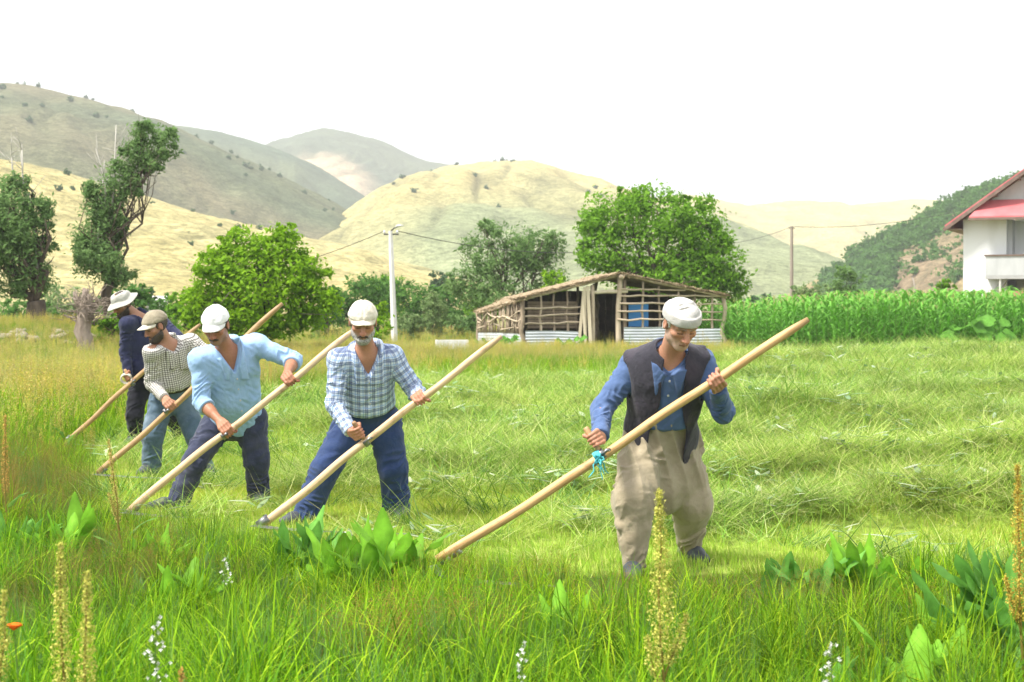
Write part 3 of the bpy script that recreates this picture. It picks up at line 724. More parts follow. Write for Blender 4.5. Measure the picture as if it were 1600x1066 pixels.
def house():
    D = 78.0; A = px(1505, 525, D); A[2] = 0
    root = empty('house', tuple(A)); tag(root, 'white plastered house with a red roof and grey balcony', 'house')
    th = math.radians(-24); fx = V(math.cos(th), math.sin(th), 0); bk = V(-math.sin(th), math.cos(th), 0); up_ = V(0, 0, 1)
    R = np.stack([fx, bk, up_], -1)
    def F(x, z, y=0.0): return fx * x + bk * y + up_ * z
    W, DP, H = 12.0, 9.0, 5.75
    def bx(name, mat, x0, x1, z0, z1, y0, y1, par=None):
        m = MB(); m.box(F((x0 + x1) / 2, (z0 + z1) / 2, (y0 + y1) / 2), (x1 - x0, y1 - y0, z1 - z0), R); return m.build(name, M[mat], par or root)
    bx('wall', 'plaster', 0, 2.1, 0.0, H, 0, 0.3)                  # solid corner of the front
    bx('wall', 'plaster', 0, 0.3, 0.0, H, 0.3, DP)                  # side wall
    bx('wall', 'plaster', 2.1, W, 2.9, H, 1.5, 1.8); bx('wall', 'plaster_grey', 2.1, 2.35, 2.9, H, 0.3, 1.5); bx('wall', 'raw_concrete', 2.35, W, 0, 2.7, 2.2, 2.5); bx('wall', 'plaster', 0.3, W, 0, H, DP - .3, DP); bx('wall', 'plaster', W - .3, W, 0, H, 1.8, DP - .3)
    bx('floor_slab', 'raw_concrete', 1.2, W, 2.72, 2.9, -1.0, 2.2)
    # balcony parapet panels
    for i in range(5):
        bx('parapet_panel', 'plaster_grey', 1.22 + i * 2.1, 1.22 + i * 2.1 + 2.07, 2.903, 3.85, -1.0, -0.9)
    bx('parapet_panel', 'plaster_grey', 1.2, 1.3, 2.903, 3.85, -.897, -.003)
    bx('handrail', 'eave', 1.15, W, 3.853, 3.93, -1.05, -.85)
    # door and window in the loggia
    wn_ = bx('window', 'curtain', 3.2, 4.6, 3.7, 5.0, 1.44, 1.497); bx('frame', 'plaster', 3.1, 4.7, 5.003, 5.1, 1.42, 1.497, wn_); bx('sill', 'plaster', 3.1, 4.7, 3.6, 3.697, 1.36, 1.497, wn_)
    dr = bx('door', 'curtain', 5.3, 6.2, 2.905, 4.95, 1.44, 1.497); bx('handle', 'dark_metal', 5.4, 5.5, 3.9, 3.94, 1.38, 1.437, dr)
    # ground floor: columns, opening drawn as a dark panel, stair soffit
    for x in (3.4, 4.6, 5.9): bx('column', 'raw_concrete', x, x + .3, 0, 2.717, -.6, -.3)
    bx('dark_panel', 'glass', 3.0, 4.4, 0, 2.2, 2.15, 2.197); bx('window', 'glass', 5.0, 6.0, .9, 2.1, 2.15, 2.197)
    m = MB(); vs = [F(.75, .9, -.6), F(1.9, 2.715, -.6), F(2.2, 2.715, -.6), F(1.05, .9, -.6)]; vs += [p + bk * .597 for p in vs]
    m.add(vs, [[0, 1, 2, 3][::-1], [4, 5, 6, 7], [0, 4, 5, 1][::-1], [1, 5, 6, 2][::-1], [2, 6, 7, 3][::-1], [3, 7, 4, 0][::-1]]); m.build('stair_flight', M['raw_concrete'], root)
    m = MB(); m.tube([F(1.9, 0, -.9), F(1.9, 2.715, -.9)], .05, 8); m.build('steel_prop', M['concrete'], root)
    m = MB(); m.tube([F(2.9, 0.6, -1.2), F(2.5, 2.0, -1.2)], .09, 6); m.build('leaning_beam', M['plank_pale'], root)
    bx('red_board', 'red_roof', 2.55, 3.2, 1.75, 2.1, -1.3, -1.25)
    # gable wall and roof
    ap = 6.0; za = H + 4.3
    m = MB(); vs = [F(0, H, .05), F(W, H, .05), F(ap, za, .05)]; vs += [p + bk * .2 for p in vs]
    m.add(vs, [[0, 1, 2], [5, 4, 3], [0, 3, 4, 1], [1, 4, 5, 2], [2, 5, 3, 0]]); m.build('gable_wall', M['plaster_grey'], root)
    def slope(x0, z0, x1, z1, y0, y1, t, name, mat):
        m = MB(); n_ = unit(np.cross(bk, F(x1 - x0, z1 - z0))); n_ = n_ if n_[2] > 0 else -n_
        vs = [F(x0, z0, y0), F(x1, z1, y0), F(x1, z1, y1), F(x0, z0, y1)]; vs += [p + n_ * t for p in vs]
        m.add(vs, [[0, 1, 2, 3][::-1], [4, 5, 6, 7], [0, 4, 5, 1][::-1], [1, 5, 6, 2][::-1], [2, 6, 7, 3][::-1], [3, 7, 4, 0][::-1]]); return m.build(name, M[mat], root)
    sl = (za - H) / ap; ov = .75
    slope(-ov, H - ov * sl + .15, ap, za + .15, -.8, DP + .5, .10, 'roof_slope', 'red_roof'); slope(ap, za + .15, W + ov, H - ov * sl + .15, -.8, DP + .5, .10, 'roof_slope', 'red_roof')
    slope(-ov - .05, H - (ov + .05) * sl - .03, ap, za - .0, -.86, -.70, .17, 'fascia_board', 'eave')
    for i in range(5):
        x = -.55 + i * 1.1; m = MB(); z = H + x * sl - .0
        m.box(F(x, z, -.42), (.12, .76, .14), R); m.build('rafter_end', M['eave'], root)
    bx('soffit', 'eave', -ov, -.003, H - ov * sl + .02, H - ov * sl + .06, -.7, DP + .4)
    # red pent roof over the balcony
    m = MB(); vs = [F(.45, H + .02, -1.25), F(W, H + .02, -1.25), F(W, H + .9, 0.0), F(1.1, H + .9, 0.0)]; vs += [p + V(0, 0, .07) for p in vs]
    m.add(vs, [[0, 1, 2, 3][::-1], [4, 5, 6, 7], [0, 4, 5, 1][::-1], [1, 5, 6, 2][::-1], [2, 6, 7, 3][::-1], [3, 7, 4, 0][::-1]]); pr = m.build('pent_roof', M['red_roof'], root)
    bx('gutter', 'eave', .4, W, H - .1, H + .017, -1.33, -1.2, pr); bx('ceiling', 'plaster', 2.62, W, H - .08, H - .003, -1.15, 1.497, pr)
house()
# tiny hut far up the valley
def hut():
    D = 150; c = px(246, 474, D); root = empty('hut', (c[0], c[1], -.3)); tag(root, 'tiny pale hut far behind the bucket hat', 'hut')
    m = MB(); m.box((0, 0, 1.0), (1.8, 1.6, 2.0)); m.build('wall', M['plaster_grey'], root)
    m = MB(); vs = [V(-1.1, -1, 1.98), V(1.1, -1, 1.98), V(1.1, 1, 1.98), V(-1.1, 1, 1.98), V(-1.1, 0, 2.55), V(1.1, 0, 2.55)]
    m.add(vs, [[0, 1, 5, 4], [2, 3, 4, 5], [0, 4, 3], [1, 2, 5], [0, 3, 2, 1]]); m.build('roof', M['concrete'], root)
    m = MB(); m.box((.1, -.81, .9), (.5, .03, 1.3)); m.build('door', M['eave'], root)
hut()
# ------------------------------------------------------------------ implicit surfaces for the people
def rc(P, a, b, ra, rb):
    ba = b - a; t = np.clip((P - a) @ ba / max(ba @ ba, 1e-9), 0, 1)
    return np.linalg.norm(P - a - t[:, None] * ba, axis=1) - (ra + t * (rb - ra))
def ell(P, c, rad, R=None):
    q = P - c
    if R is not None: q = q @ R            # columns of R are the local axes
    rad = np.asarray(rad, float)
    k0 = np.linalg.norm(q / rad, axis=1); k1 = np.linalg.norm(q / rad ** 2, axis=1)
    return k0 * (k0 - 1.0) / np.maximum(k1, 1e-6)
def smin(a, b, k):
    h = np.clip(0.5 + 0.5 * (b - a) / k, 0, 1); return b + (a - b) * h - k * h * (1 - h)
def smax(a, b, k): return -smin(-a, -b, k)
def limb_cloth(P, a, b, ra, rb, amp, seed, lam=0.055):
    """sleeve or trouser leg: rounded cone with creases running round the limb, amp = creasing at both ends"""
    ba = b - a; L = np.linalg.norm(ba); d0 = ba / L
    q = P - a; t = np.clip(q @ d0 / L, 0, 1); w = q - (t * L)[:, None] * d0
    r = np.linalg.norm(w, axis=1); n1 = unit(np.cross(d0, V(0.31, 0.77, 0.2))); n2 = np.cross(d0, n1)
    c = (w @ n1) / np.maximum(r, 1e-4); s = (w @ n2) / np.maximum(r, 1e-4)
    ph = t * L * math.pi / lam + 2.4 * c * math.cos(seed * 2.3) + 2.0 * s * math.sin(seed) + 1.6 * np.sin(9 * t + 2.5 * c + seed) + 0.9 * np.sin(5.3 * s - 13 * t)
    am = amp[0] + (amp[1] - amp[0]) * t
    gate = np.clip(0.30 + 1.0 * np.sin(c * 2.1 + s * 1.7 + seed * 1.7 + 6.1 * t), 0, 1)
    return r - (ra + t * (rb - ra)) - 0.90 * am * gate * (0.75 - 1.5 * np.abs(np.sin(ph))) - 0.0022 * np.sin(3 * c + 21 * t + seed)

def axis_pts(lo, hi, base, fine):
    """grid coordinates from lo to hi, finer inside the (a, b, step) intervals"""
    out = [lo]
    while out[-1] < hi:
        x = out[-1]; st = base
        for a, b, s in fine:
            if a <= x <= b: st = min(st, s)
        out.append(x + st)
    return np.array(out)
def surface(f, lo, hi, base, fine=((), (), ())):
    ax = [axis_pts(lo[i], hi[i], base, fine[i]) for i in range(3)]
    n = [len(a) for a in ax]; B = 8
    st = [np.arange(0, k, B) for k in n]
    cen = [np.array([(a[s] + a[min(s + B, len(a) - 1)]) / 2 for s in ss]) for a, ss in zip(ax, st)]
    hw = [np.array([(a[min(s + B, len(a) - 1)] - a[s]) / 2 for s in ss]) for a, ss in zip(ax, st)]
    G = np.stack(np.meshgrid(*cen, indexing='ij'), -1).reshape(-1, 3)
    H = np.sqrt(sum(h ** 2 for h in np.meshgrid(*hw, indexing='ij'))).ravel()
    fc = f(G); act = np.abs(fc) < H * 1.25 + 0.025
    sh = [len(s) for s in st]
    F = fc.astype(np.float32).reshape(sh)
    for k in range(3): F = np.repeat(F, B, axis=k)
    F = np.ascontiguousarray(F[:n[0], :n[1], :n[2]])
    bi = np.stack(np.unravel_index(np.nonzero(act)[0], sh), -1) * B
    off = np.stack(np.meshgrid(*(np.arange(B),) * 3, indexing='ij'), -1).reshape(-1, 3)
    for k in range(0, len(bi), 400):
        I = (bi[k:k + 400, None, :] + off[None]).reshape(-1, 3)
        I = I[(I[:, 0] < n[0]) & (I[:, 1] < n[1]) & (I[:, 2] < n[2])]
        P = np.stack([ax[j][I[:, j]] for j in range(3)], -1)
        F[I[:, 0], I[:, 1], I[:, 2]] = f(P)
    S = F < 0
    cnt = sum(S[i:n[0] - 1 + i, j:n[1] - 1 + j, k:n[2] - 1 + k].astype(np.int8) for i in (0, 1) for j in (0, 1) for k in (0, 1))
    cells = np.nonzero((cnt > 0) & (cnt < 8)); C = np.stack(cells, -1)
    vid = np.full([k - 1 for k in n], -1, np.int32); vid[cells] = np.arange(len(C))
    acc = np.zeros((len(C), 3)); num = np.zeros(len(C))
    corners = [(i, j, k) for i in (0, 1) for j in (0, 1) for k in (0, 1)]
    for a in corners:
        for d in range(3):
            if a[d]: continue
            b = list(a); b[d] = 1
            ia = C + np.array(a); ib = C + np.array(b)
            fa = F[ia[:, 0], ia[:, 1], ia[:, 2]]; fb = F[ib[:, 0], ib[:, 1], ib[:, 2]]
            m = (fa < 0) != (fb < 0); t = np.where(m, fa / np.where(m, fa - fb, 1), 0)
            pa = np.stack([ax[j][ia[:, j]] for j in range(3)], -1); pb = np.stack([ax[j][ib[:, j]] for j in range(3)], -1)
            acc += (pa + t[:, None] * (pb - pa)) * m[:, None]; num += m
    Vv = acc / num[:, None]
    quads = []
    for d in range(3):
        e, g = [k for k in range(3) if k != d]
        s0 = [slice(None)] * 3; s1 = [slice(None)] * 3
        s0[d] = slice(0, n[d] - 1); s1[d] = slice(1, n[d])
        for q in (e, g):
            s0[q] = slice(1, n[q] - 1); s1[q] = slice(1, n[q] - 1)
        A = S[tuple(s0)]; Bq = S[tuple(s1)]
        for flip, msk in ((False, A & ~Bq), (True, ~A & Bq)):
            I = np.stack(np.nonzero(msk), -1)
            if not len(I): continue
            I = I.copy(); I[:, e] += 1; I[:, g] += 1
            def at(de, dg):
                J = I.copy(); J[:, e] -= de; J[:, g] -= dg
                return vid[J[:, 0], J[:, 1], J[:, 2]]
            q4 = np.stack([at(1, 1), at(0, 1), at(0, 0), at(1, 0)], -1)
            if (d == 1) != flip: q4 = q4[:, ::-1]
            quads.append(q4)
    Q = np.concatenate(quads); Q = Q[(Q >= 0).all(1)]
    return Vv, Q
def march(f, p, d, steps=60):
    p = np.array(p, float)
    for _ in range(steps):
        v = f(p[None])[0]
        if v < 0.0005: break
        p = p + d * v * 0.8
    return p

def ik(a, c, l1, l2, hint):
    d = c - a; D = np.linalg.norm(d); s = 1.0
    if D > (l1 + l2) * 0.995: s = D / ((l1 + l2) * 0.995)
    l1, l2 = l1 * s, l2 * s
    x = (l1 * l1 - l2 * l2 + D * D) / (2 * D); h = math.sqrt(max(l1 * l1 - x * x, 0))
    dn = d / D; hn = unit(np.asarray(hint, float) - dn * (dn @ np.asarray(hint, float)))
    return a + dn * x + hn * h

# ------------------------------------------------------------------ materials for people and tools
M['skin'] = colattr('skin', rough=0.5, spec=0.35, nscale=120, namp=0.08, bscale=160, bstr=0.3, bdist=0.004, sss=0.12)
def creases(nt, b, co, weave, bstr):
    """sharp small rumples under the fine weave"""
    a = mathn(nt, 'ABSOLUTE', mathn(nt, 'SUBTRACT', noise(nt, 8, 2, co, 0.5, 0.35), 0.5)); c = mathn(nt, 'ABSOLUTE', mathn(nt, 'SUBTRACT', noise(nt, 22, 2, co, 0.5, 0.3), 0.5))
    h = mathn(nt, 'ADD', mathn(nt, 'MULTIPLY', a, 1.0), mathn(nt, 'MULTIPLY', c, 0.45))
    n1 = nt.nodes.new("ShaderNodeBump"); n1.inputs["Strength"].default_value = 0.5; n1.inputs["Distance"].default_value = 0.03; nt.links.new(h, n1.inputs["Height"])
    n2_ = nt.nodes.new("ShaderNodeBump"); n2_.inputs["Strength"].default_value = bstr; n2_.inputs["Distance"].default_value = 0.002; nt.links.new(weave, n2_.inputs["Height"])
    nt.links.new(n1.outputs[0], n2_.inputs["Normal"]); nt.links.new(n2_.outputs[0], b.inputs["Normal"])
def cloth(name, c1, c2, rough=0.9, weave=900, bstr=0.25, worn=None, wscale=5):
    m, nt, b, out = new_mat(name)
    co = objco(nt)
    c = ramp(nt, noise(nt, 14, 5, co), [(0.3, c1), (0.7, c2)])
    if worn:
        f = ramp(nt, noise(nt, wscale, 4, co), [(0.5, (0, 0, 0)), (0.72, (1, 1, 1))])
        c = mixc(nt, f, c, worn)
    c = mixc(nt, 0.5, c, ramp(nt, noise(nt, weave, 2, co), [(0.35, (0.6, 0.6, 0.6)), (0.65, (1.0, 1.0, 1.0))]), 'MULTIPLY')
    nt.links.new(c, b.inputs["Base Color"])
    b.inputs["Roughness"].default_value = rough; b.inputs["Specular IOR Level"].default_value = 0.15
    b.inputs["Sheen Weight"].default_value = 0.15
    creases(nt, b, co, noise(nt, weave * 0.4, 3, co), bstr)
    return m
def plaid(name, base, lines, period, second=None):
    """woven check laid along the cloth (uvw attribute): lines = [(offset, width, colour, strength)] repeated every period"""
    m, nt, b, out = new_mat(name)
    sep = N(nt, "ShaderNodeSeparateXYZ"); nt.links.new(attr(nt, "uvw").outputs["Vector"], sep.inputs[0])
    c = ramp(nt, noise(nt, 20, 4, objco(nt)), [(0.3, tuple(k * 0.92 for k in base)), (0.7, base)])
    for axis in (0, 1):
        t = mathn(nt, 'FRACT', mathn(nt, 'MULTIPLY', mathn(nt, 'ADD', sep.outputs[axis], 10.0), 1.0 / period))
        for off, wid, colr, st in lines:
            dd = mathn(nt, 'ABSOLUTE', mathn(nt, 'SUBTRACT', t, off))
            f = mathn(nt, 'MULTIPLY', mathn(nt, 'SUBTRACT', 1.0, mathn(nt, 'MULTIPLY', mathn(nt, 'SUBTRACT', dd, wid / 2), 18.0), clamp=True), st, clamp=True)
            c = mixc(nt, f, c, colr)
    nt.links.new(c, b.inputs["Base Color"]); b.inputs["Roughness"].default_value = 0.9; b.inputs["Specular IOR Level"].default_value = 0.15
    creases(nt, b, objco(nt), noise(nt, 300, 3, objco(nt)), 0.2)
    return m
M['denim_shirt'] = cloth('denim_shirt', (0.075, 0.125, 0.26), (0.10, 0.16, 0.32))
M['vest'] = cloth('vest', (0.032, 0.031, 0.042), (0.048, 0.045, 0.060), worn=(0.085, 0.068, 0.088), wscale=4)
M['shalvar'] = cloth('shalvar', (0.34, 0.285, 0.195), (0.40, 0.34, 0.24), worn=(0.29, 0.235, 0.155))
M['knit'] = cloth('knit', (0.47, 0.45, 0.43), (0.56, 0.54, 0.52), weave=350, bstr=0.8)
M['navy_trousers'] = cloth('navy_trousers', (0.028, 0.050, 0.135), (0.036, 0.064, 0.165), worn=(0.05, 0.075, 0.15))
M['slate_trousers'] = cloth('slate_trousers', (0.040, 0.047, 0.085), (0.052, 0.06, 0.105), worn=(0.075, 0.08, 0.11))
M['jeans'] = cloth('jeans', (0.07, 0.115, 0.165), (0.10, 0.155, 0.21), worn=(0.19, 0.25, 0.30), wscale=4)
M['black_trousers'] = cloth('black_trousers', (0.012, 0.013, 0.020), (0.020, 0.021, 0.030))
M['navy_shirt'] = cloth('navy_shirt', (0.028, 0.032, 0.075), (0.036, 0.042, 0.095))
M['sky_shirt'] = cloth('sky_shirt', (0.29, 0.46, 0.72), (0.34, 0.51, 0.77))
M['white_cap'] = cloth('white_cap', (0.78, 0.78, 0.78), (0.82, 0.82, 0.82), weave=500)
M['cream_cap'] = cloth('cream_cap', (0.66, 0.60, 0.50), (0.74, 0.69, 0.59), worn=(0.42, 0.34, 0.24), weave=500)
M['olive_cap'] = cloth('olive_cap', (0.25, 0.215, 0.15), (0.36, 0.315, 0.23), worn=(0.18, 0.145, 0.10), weave=500)
M['grey_hat'] = cloth('grey_hat', (0.42, 0.41, 0.37), (0.50, 0.49, 0.45), weave=500)
M['plaid'] = plaid('plaid_blue', (0.62, 0.70, 0.82), [(0.28, 0.17, (0.06, 0.095, 0.22), 0.62), (0.50, 0.06, (0.05, 0.075, 0.17), 0.75), (0.78, 0.10, (0.22, 0.36, 0.66), 0.6)], 0.050)
M['check'] = plaid('check_white', (0.68, 0.66, 0.62), [(0.5, 0.30, (0.05, 0.04, 0.035), 0.72)], 0.0185)
M['belt'] = simple('belt_leather', (0.015, 0.012, 0.01), (0.03, 0.024, 0.02), 20, 0.5)
M['shoe'] = simple('shoe_rubber', (0.045, 0.05, 0.06), (0.10, 0.11, 0.12), 12, 0.6)
M['button'] = simple('button', (0.55, 0.55, 0.55), rough=0.4)
def hairmat(name, c1, c2):
    m, nt, b, out = new_mat(name)
    co = objco(nt, (1, 1, 0.25))
    nt.links.new(ramp(nt, noise(nt, 260, 4, co), [(0.38, c1), (0.60, c2)]), b.inputs["Base Color"])
    b.inputs["Roughness"].default_value = 0.65; bump(nt, b, noise(nt, 420, 3, co), 0.9, 0.004); return m
M['grey_beard'] = hairmat('grey_beard', (0.10, 0.09, 0.085), (0.50, 0.48, 0.46))
M['short_beard'] = hairmat('short_beard', (0.38, 0.27, 0.21), (0.62, 0.53, 0.47))
M['white_hair'] = hairmat('white_hair', (0.40, 0.37, 0.34), (0.72, 0.70, 0.67))
M['dark_beard'] = hairmat('dark_beard', (0.02, 0.014, 0.010), (0.07, 0.05, 0.038))
def woodmat(name, c1, c2, c3):
    m, nt, b, out = new_mat(name)
    u = attr(nt, "uvw").outputs["Vector"]
    mp = N(nt, "ShaderNodeMapping"); mp.inputs["Scale"].default_value = (30, 30, 1.3); nt.links.new(u, mp.inputs[0])
    g = noise(nt, 3.0, 5, mp.outputs[0], dist=0.6)
    c = ramp(nt, g, [(0.3, c1), (0.55, c2), (0.75, c1)])
    c = mixc(nt, ramp(nt, noise(nt, 9, 4, u), [(0.56, (0, 0, 0)), (0.7, (0.8, 0.8, 0.8))]), c, c3)
    c = mixc(nt, 1.0, c, attr(nt, "Col").outputs["Color"], 'MULTIPLY')
    nt.links.new(c, b.inputs["Base Color"]); b.inputs["Roughness"].default_value = 0.55
    bump(nt, b, g, 0.35, 0.003); return m
M['snath_orange'] = woodmat('snath_orange', (0.40, 0.22, 0.08), (0.62, 0.40, 0.18), (0.27, 0.14, 0.055))
M['snath_pale'] = woodmat('snath_pale', (0.42, 0.27, 0.14), (0.68, 0.49, 0.30), (0.30, 0.18, 0.09))
M['snath_brown'] = woodmat('snath_brown', (0.27, 0.15, 0.06), (0.46, 0.29, 0.14), (0.17, 0.09, 0.04))
M['steel'] = simple('tool_steel', (0.10, 0.10, 0.105), (0.32, 0.32, 0.33), 25, 0.4, metal=0.8)
M['tin_band'] = simple('tin_band', (0.35, 0.35, 0.36), (0.62, 0.62, 0.62), 30, 0.45, metal=0.4)
M['ribbon'] = simple('ribbon_cyan', (0.07, 0.42, 0.48), (0.11, 0.52, 0.58), 30, 0.8)
M['rope'] = simple('rope_pale', (0.50, 0.46, 0.38), (0.66, 0.62, 0.54), 60, 0.9)

# ------------------------------------------------------------------ hands
def hand_frame(C, u, toward, via=V(0, -1, 0)):
    u = unit(u); e1 = unit(toward - u * (toward @ u)); e2 = np.cross(u, e1)
    if e2 @ via < 0: e2 = -e2
    return u, e1, e2
def hand_prims(C, u, e1, e2, rp, s=1.0):
    """palm, four fingers wrapped round the bar (axis u, radius rp) and an opposing thumb; wrist lies along e1"""
    pr = []
    def ring(a, r, o): return C + u * o + r * (math.cos(math.radians(a)) * e1 + math.sin(math.radians(a)) * e2)
    W = C + e1 * 0.098 * s + e2 * 0.020 * s - u * 0.004
    for i, o in enumerate((0.033, 0.011, -0.011, -0.032)):
        ln = (0.96, 1.0, 0.97, 0.85)[i]
        K = ring(58, rp + 0.031, o)
        pr.append((W + u * o * 0.45, K, 0.021 * s, 0.0135 * s))
        A = ring(118 * ln, rp + 0.013, o * 0.97); Bp = ring(178 * ln, rp + 0.0105, o * 0.93); D = ring(232 * ln, rp + 0.009, o * 0.9)
        pr.append((K, A, 0.0118 * s, 0.0105 * s)); pr.append((A, Bp, 0.0105 * s, 0.0096 * s)); pr.append((Bp, D, 0.0094 * s, 0.008 * s))
    T0 = W - e2 * 0.016 + u * 0.018 - e1 * 0.018; T1 = ring(-42, rp + 0.020, 0.038); T2 = ring(-88, rp + 0.0125, 0.044); T3 = ring(-128, rp + 0.0105, 0.040)
    pr += [(T0, T1, 0.0165 * s, 0.0135 * s), (T1, T2, 0.0125 * s, 0.011 * s), (T2, T3, 0.011 * s, 0.009 * s)]
    pr.append((W - e1 * 0.02 - e2 * 0.006, ring(10, rp + 0.018, 0.0), 0.022 * s, 0.017 * s))
    return pr, W

# ------------------------------------------------------------------ heads (local frame: x to the man's left, y out of the face, z up)
def head_local(q, o):
    nose = o.get('nose', 1.0)
    ax = q.copy(); ax[:, 0] = np.abs(ax[:, 0])
    d = ell(q, V(0, -0.012, 0.032), (0.076, 0.097, 0.084))
    d = smin(d, ell(q, V(0, 0.022, -0.038), (0.060, 0.068, 0.082)), 0.03)
    d = smin(d, ell(q, V(0, 0.058, -0.098), (0.032, 0.028, 0.024)), 0.03)
    d = smin(d, ell(ax, V(0.046, 0.0, -0.062), (0.020, 0.032, 0.032)), 0.03)
    d = smin(d, ell(ax, V(0.043, 0.056, -0.020), (0.022, 0.022, 0.018)), 0.018)
    d = smin(d, rc(ax, V(0.008, 0.086, 0.020), V(0.046, 0.070, 0.020), 0.0105, 0.010), 0.014)
    d = smax(d, -ell(ax, V(0.031, 0.098, 0.000), (0.020, 0.020, 0.013)), 0.014)
    d = smin(d, ell(ax, V(0.031, 0.0705, 0.000), (0.0155, 0.0135, 0.0125)), 0.004)
    d = smin(d, rc(ax, V(0.016, 0.082, -0.014), V(0.044, 0.072, -0.016), 0.004, 0.003), 0.010)
    nt_ = V(0, 0.108 + 0.010 * (nose - 1), -0.036)
    d = smin(d, rc(q, V(0, 0.086, 0.014), nt_, 0.0085, 0.0125 * nose), 0.010)
    d = smin(d, ell(ax, V(0.0135, 0.096, -0.040), (0.009, 0.012, 0.008)), 0.006)
    d = smax(d, -ell(ax, V(0.008, 0.104, -0.049), (0.0045, 0.006, 0.005)), 0.004)
    d = smax(d, -rc(ax, V(0.024, 0.090, -0.034), V(0.036, 0.078, -0.062), 0.003, 0.003), 0.008)
    d = smin(d, rc(ax, V(0, 0.0905, -0.0655), V(0.021, 0.081, -0.069), 0.0058, 0.0035), 0.006)
    d = smin(d, rc(ax, V(0, 0.0890, -0.0765), V(0.018, 0.081, -0.074), 0.0065, 0.0035), 0.006)
    ear = ell(ax - V(0.080, -0.008, -0.004), V(0, 0, 0), (0.009, 0.020, 0.033))
    ear = smax(ear, -ell(ax, V(0.091, -0.004, 0.0), (0.007, 0.011, 0.019)), 0.005)
    d = smin(d, ear, 0.008)
    return d
def head_colour(q, o):
    base = np.array(o['tone']); n = len(q); c = np.tile(base, (n, 1))
    ax = np.abs(q[:, 0]); y, z = q[:, 1], q[:, 2]
    def spot(cx, cy, cz, r): return np.exp(-(((ax - cx) ** 2 + (y - cy) ** 2 + (z - cz) ** 2) / r ** 2))
    red = 0.8 * spot(0, 0.11, -0.036, 0.024) + 0.55 * spot(0.045, 0.07, -0.028, 0.026) + 0.5 * spot(0.085, 0, 0, 0.03)
    c = c * (1 + red[:, None] * np.array([0.10, -0.16, -0.14]))
    lip = np.exp(-((z + 0.071) / 0.0075) ** 2) * (ax < 0.024) * (y > 0.075)
    c = c * (1 - lip[:, None] * 0.6) + lip[:, None] * 0.6 * np.array([0.30, 0.11, 0.085])
    ml = np.exp(-((z + 0.0713) / 0.0022) ** 2) * (ax < 0.023) * (y > 0.075)
    c *= (1 - 0.75 * ml)[:, None]  # shade of the groove between the lips, put into the skin colour
    lash = np.exp(-((z + 0.0065 + 6 * (ax - 0.031) ** 2) / 0.0026) ** 2) * (np.abs(ax - 0.031) < 0.0155) * (y > 0.06)
    c = c * (1 - 0.9 * lash[:, None]) + lash[:, None] * np.array([0.012, 0.008, 0.006])
    brow = np.exp(-((z - 0.0235 + 5 * (ax - 0.028) ** 2) / 0.0055) ** 2) * (ax > 0.008) * (ax < 0.052) * (y > 0.05)
    c = c * (1 - 0.8 * brow[:, None]) + 0.8 * brow[:, None] * np.array(o['brow'])
    st = o.get('stubble')
    if st:
        reg = 1 / (1 + np.exp(-(-0.016 - 0.42 * y - z - 0.006 * (ax < 0.02)) / 0.007)) / (1 + np.exp(-(y + 0.006) / 0.006))
        reg = np.clip(reg, 0, 1) / (1 + np.exp(-(z + 0.118) / 0.005)) * (1 - 0.8 * lip) * (0.75 + 0.25 * np.sin(q[:, 0] * 900) * np.sin(z * 1100))
        c = c * (1 - st[1] * reg[:, None]) + st[1] * reg[:, None] * np.array(st[0])
    return np.clip(c, 0.004, 1)
def beard_region(q, full=True):
    """<0 where a beard grows"""
    ax = np.abs(q[:, 0]); y, z = q[:, 1], q[:, 2]
    top = z + 0.032 + 0.42 * y
    top = np.where(ax < 0.034, z + 0.0535 + np.clip((ax - 0.012) * 0.9, 0, 0.02), top)
    g = np.maximum(top, -(y + 0.012))
    mouth = np.sqrt((ax / 0.022) ** 2 + ((z + 0.0715) / 0.0085) ** 2) - 1
    g = np.maximum(g, -mouth * 0.01)
    return g

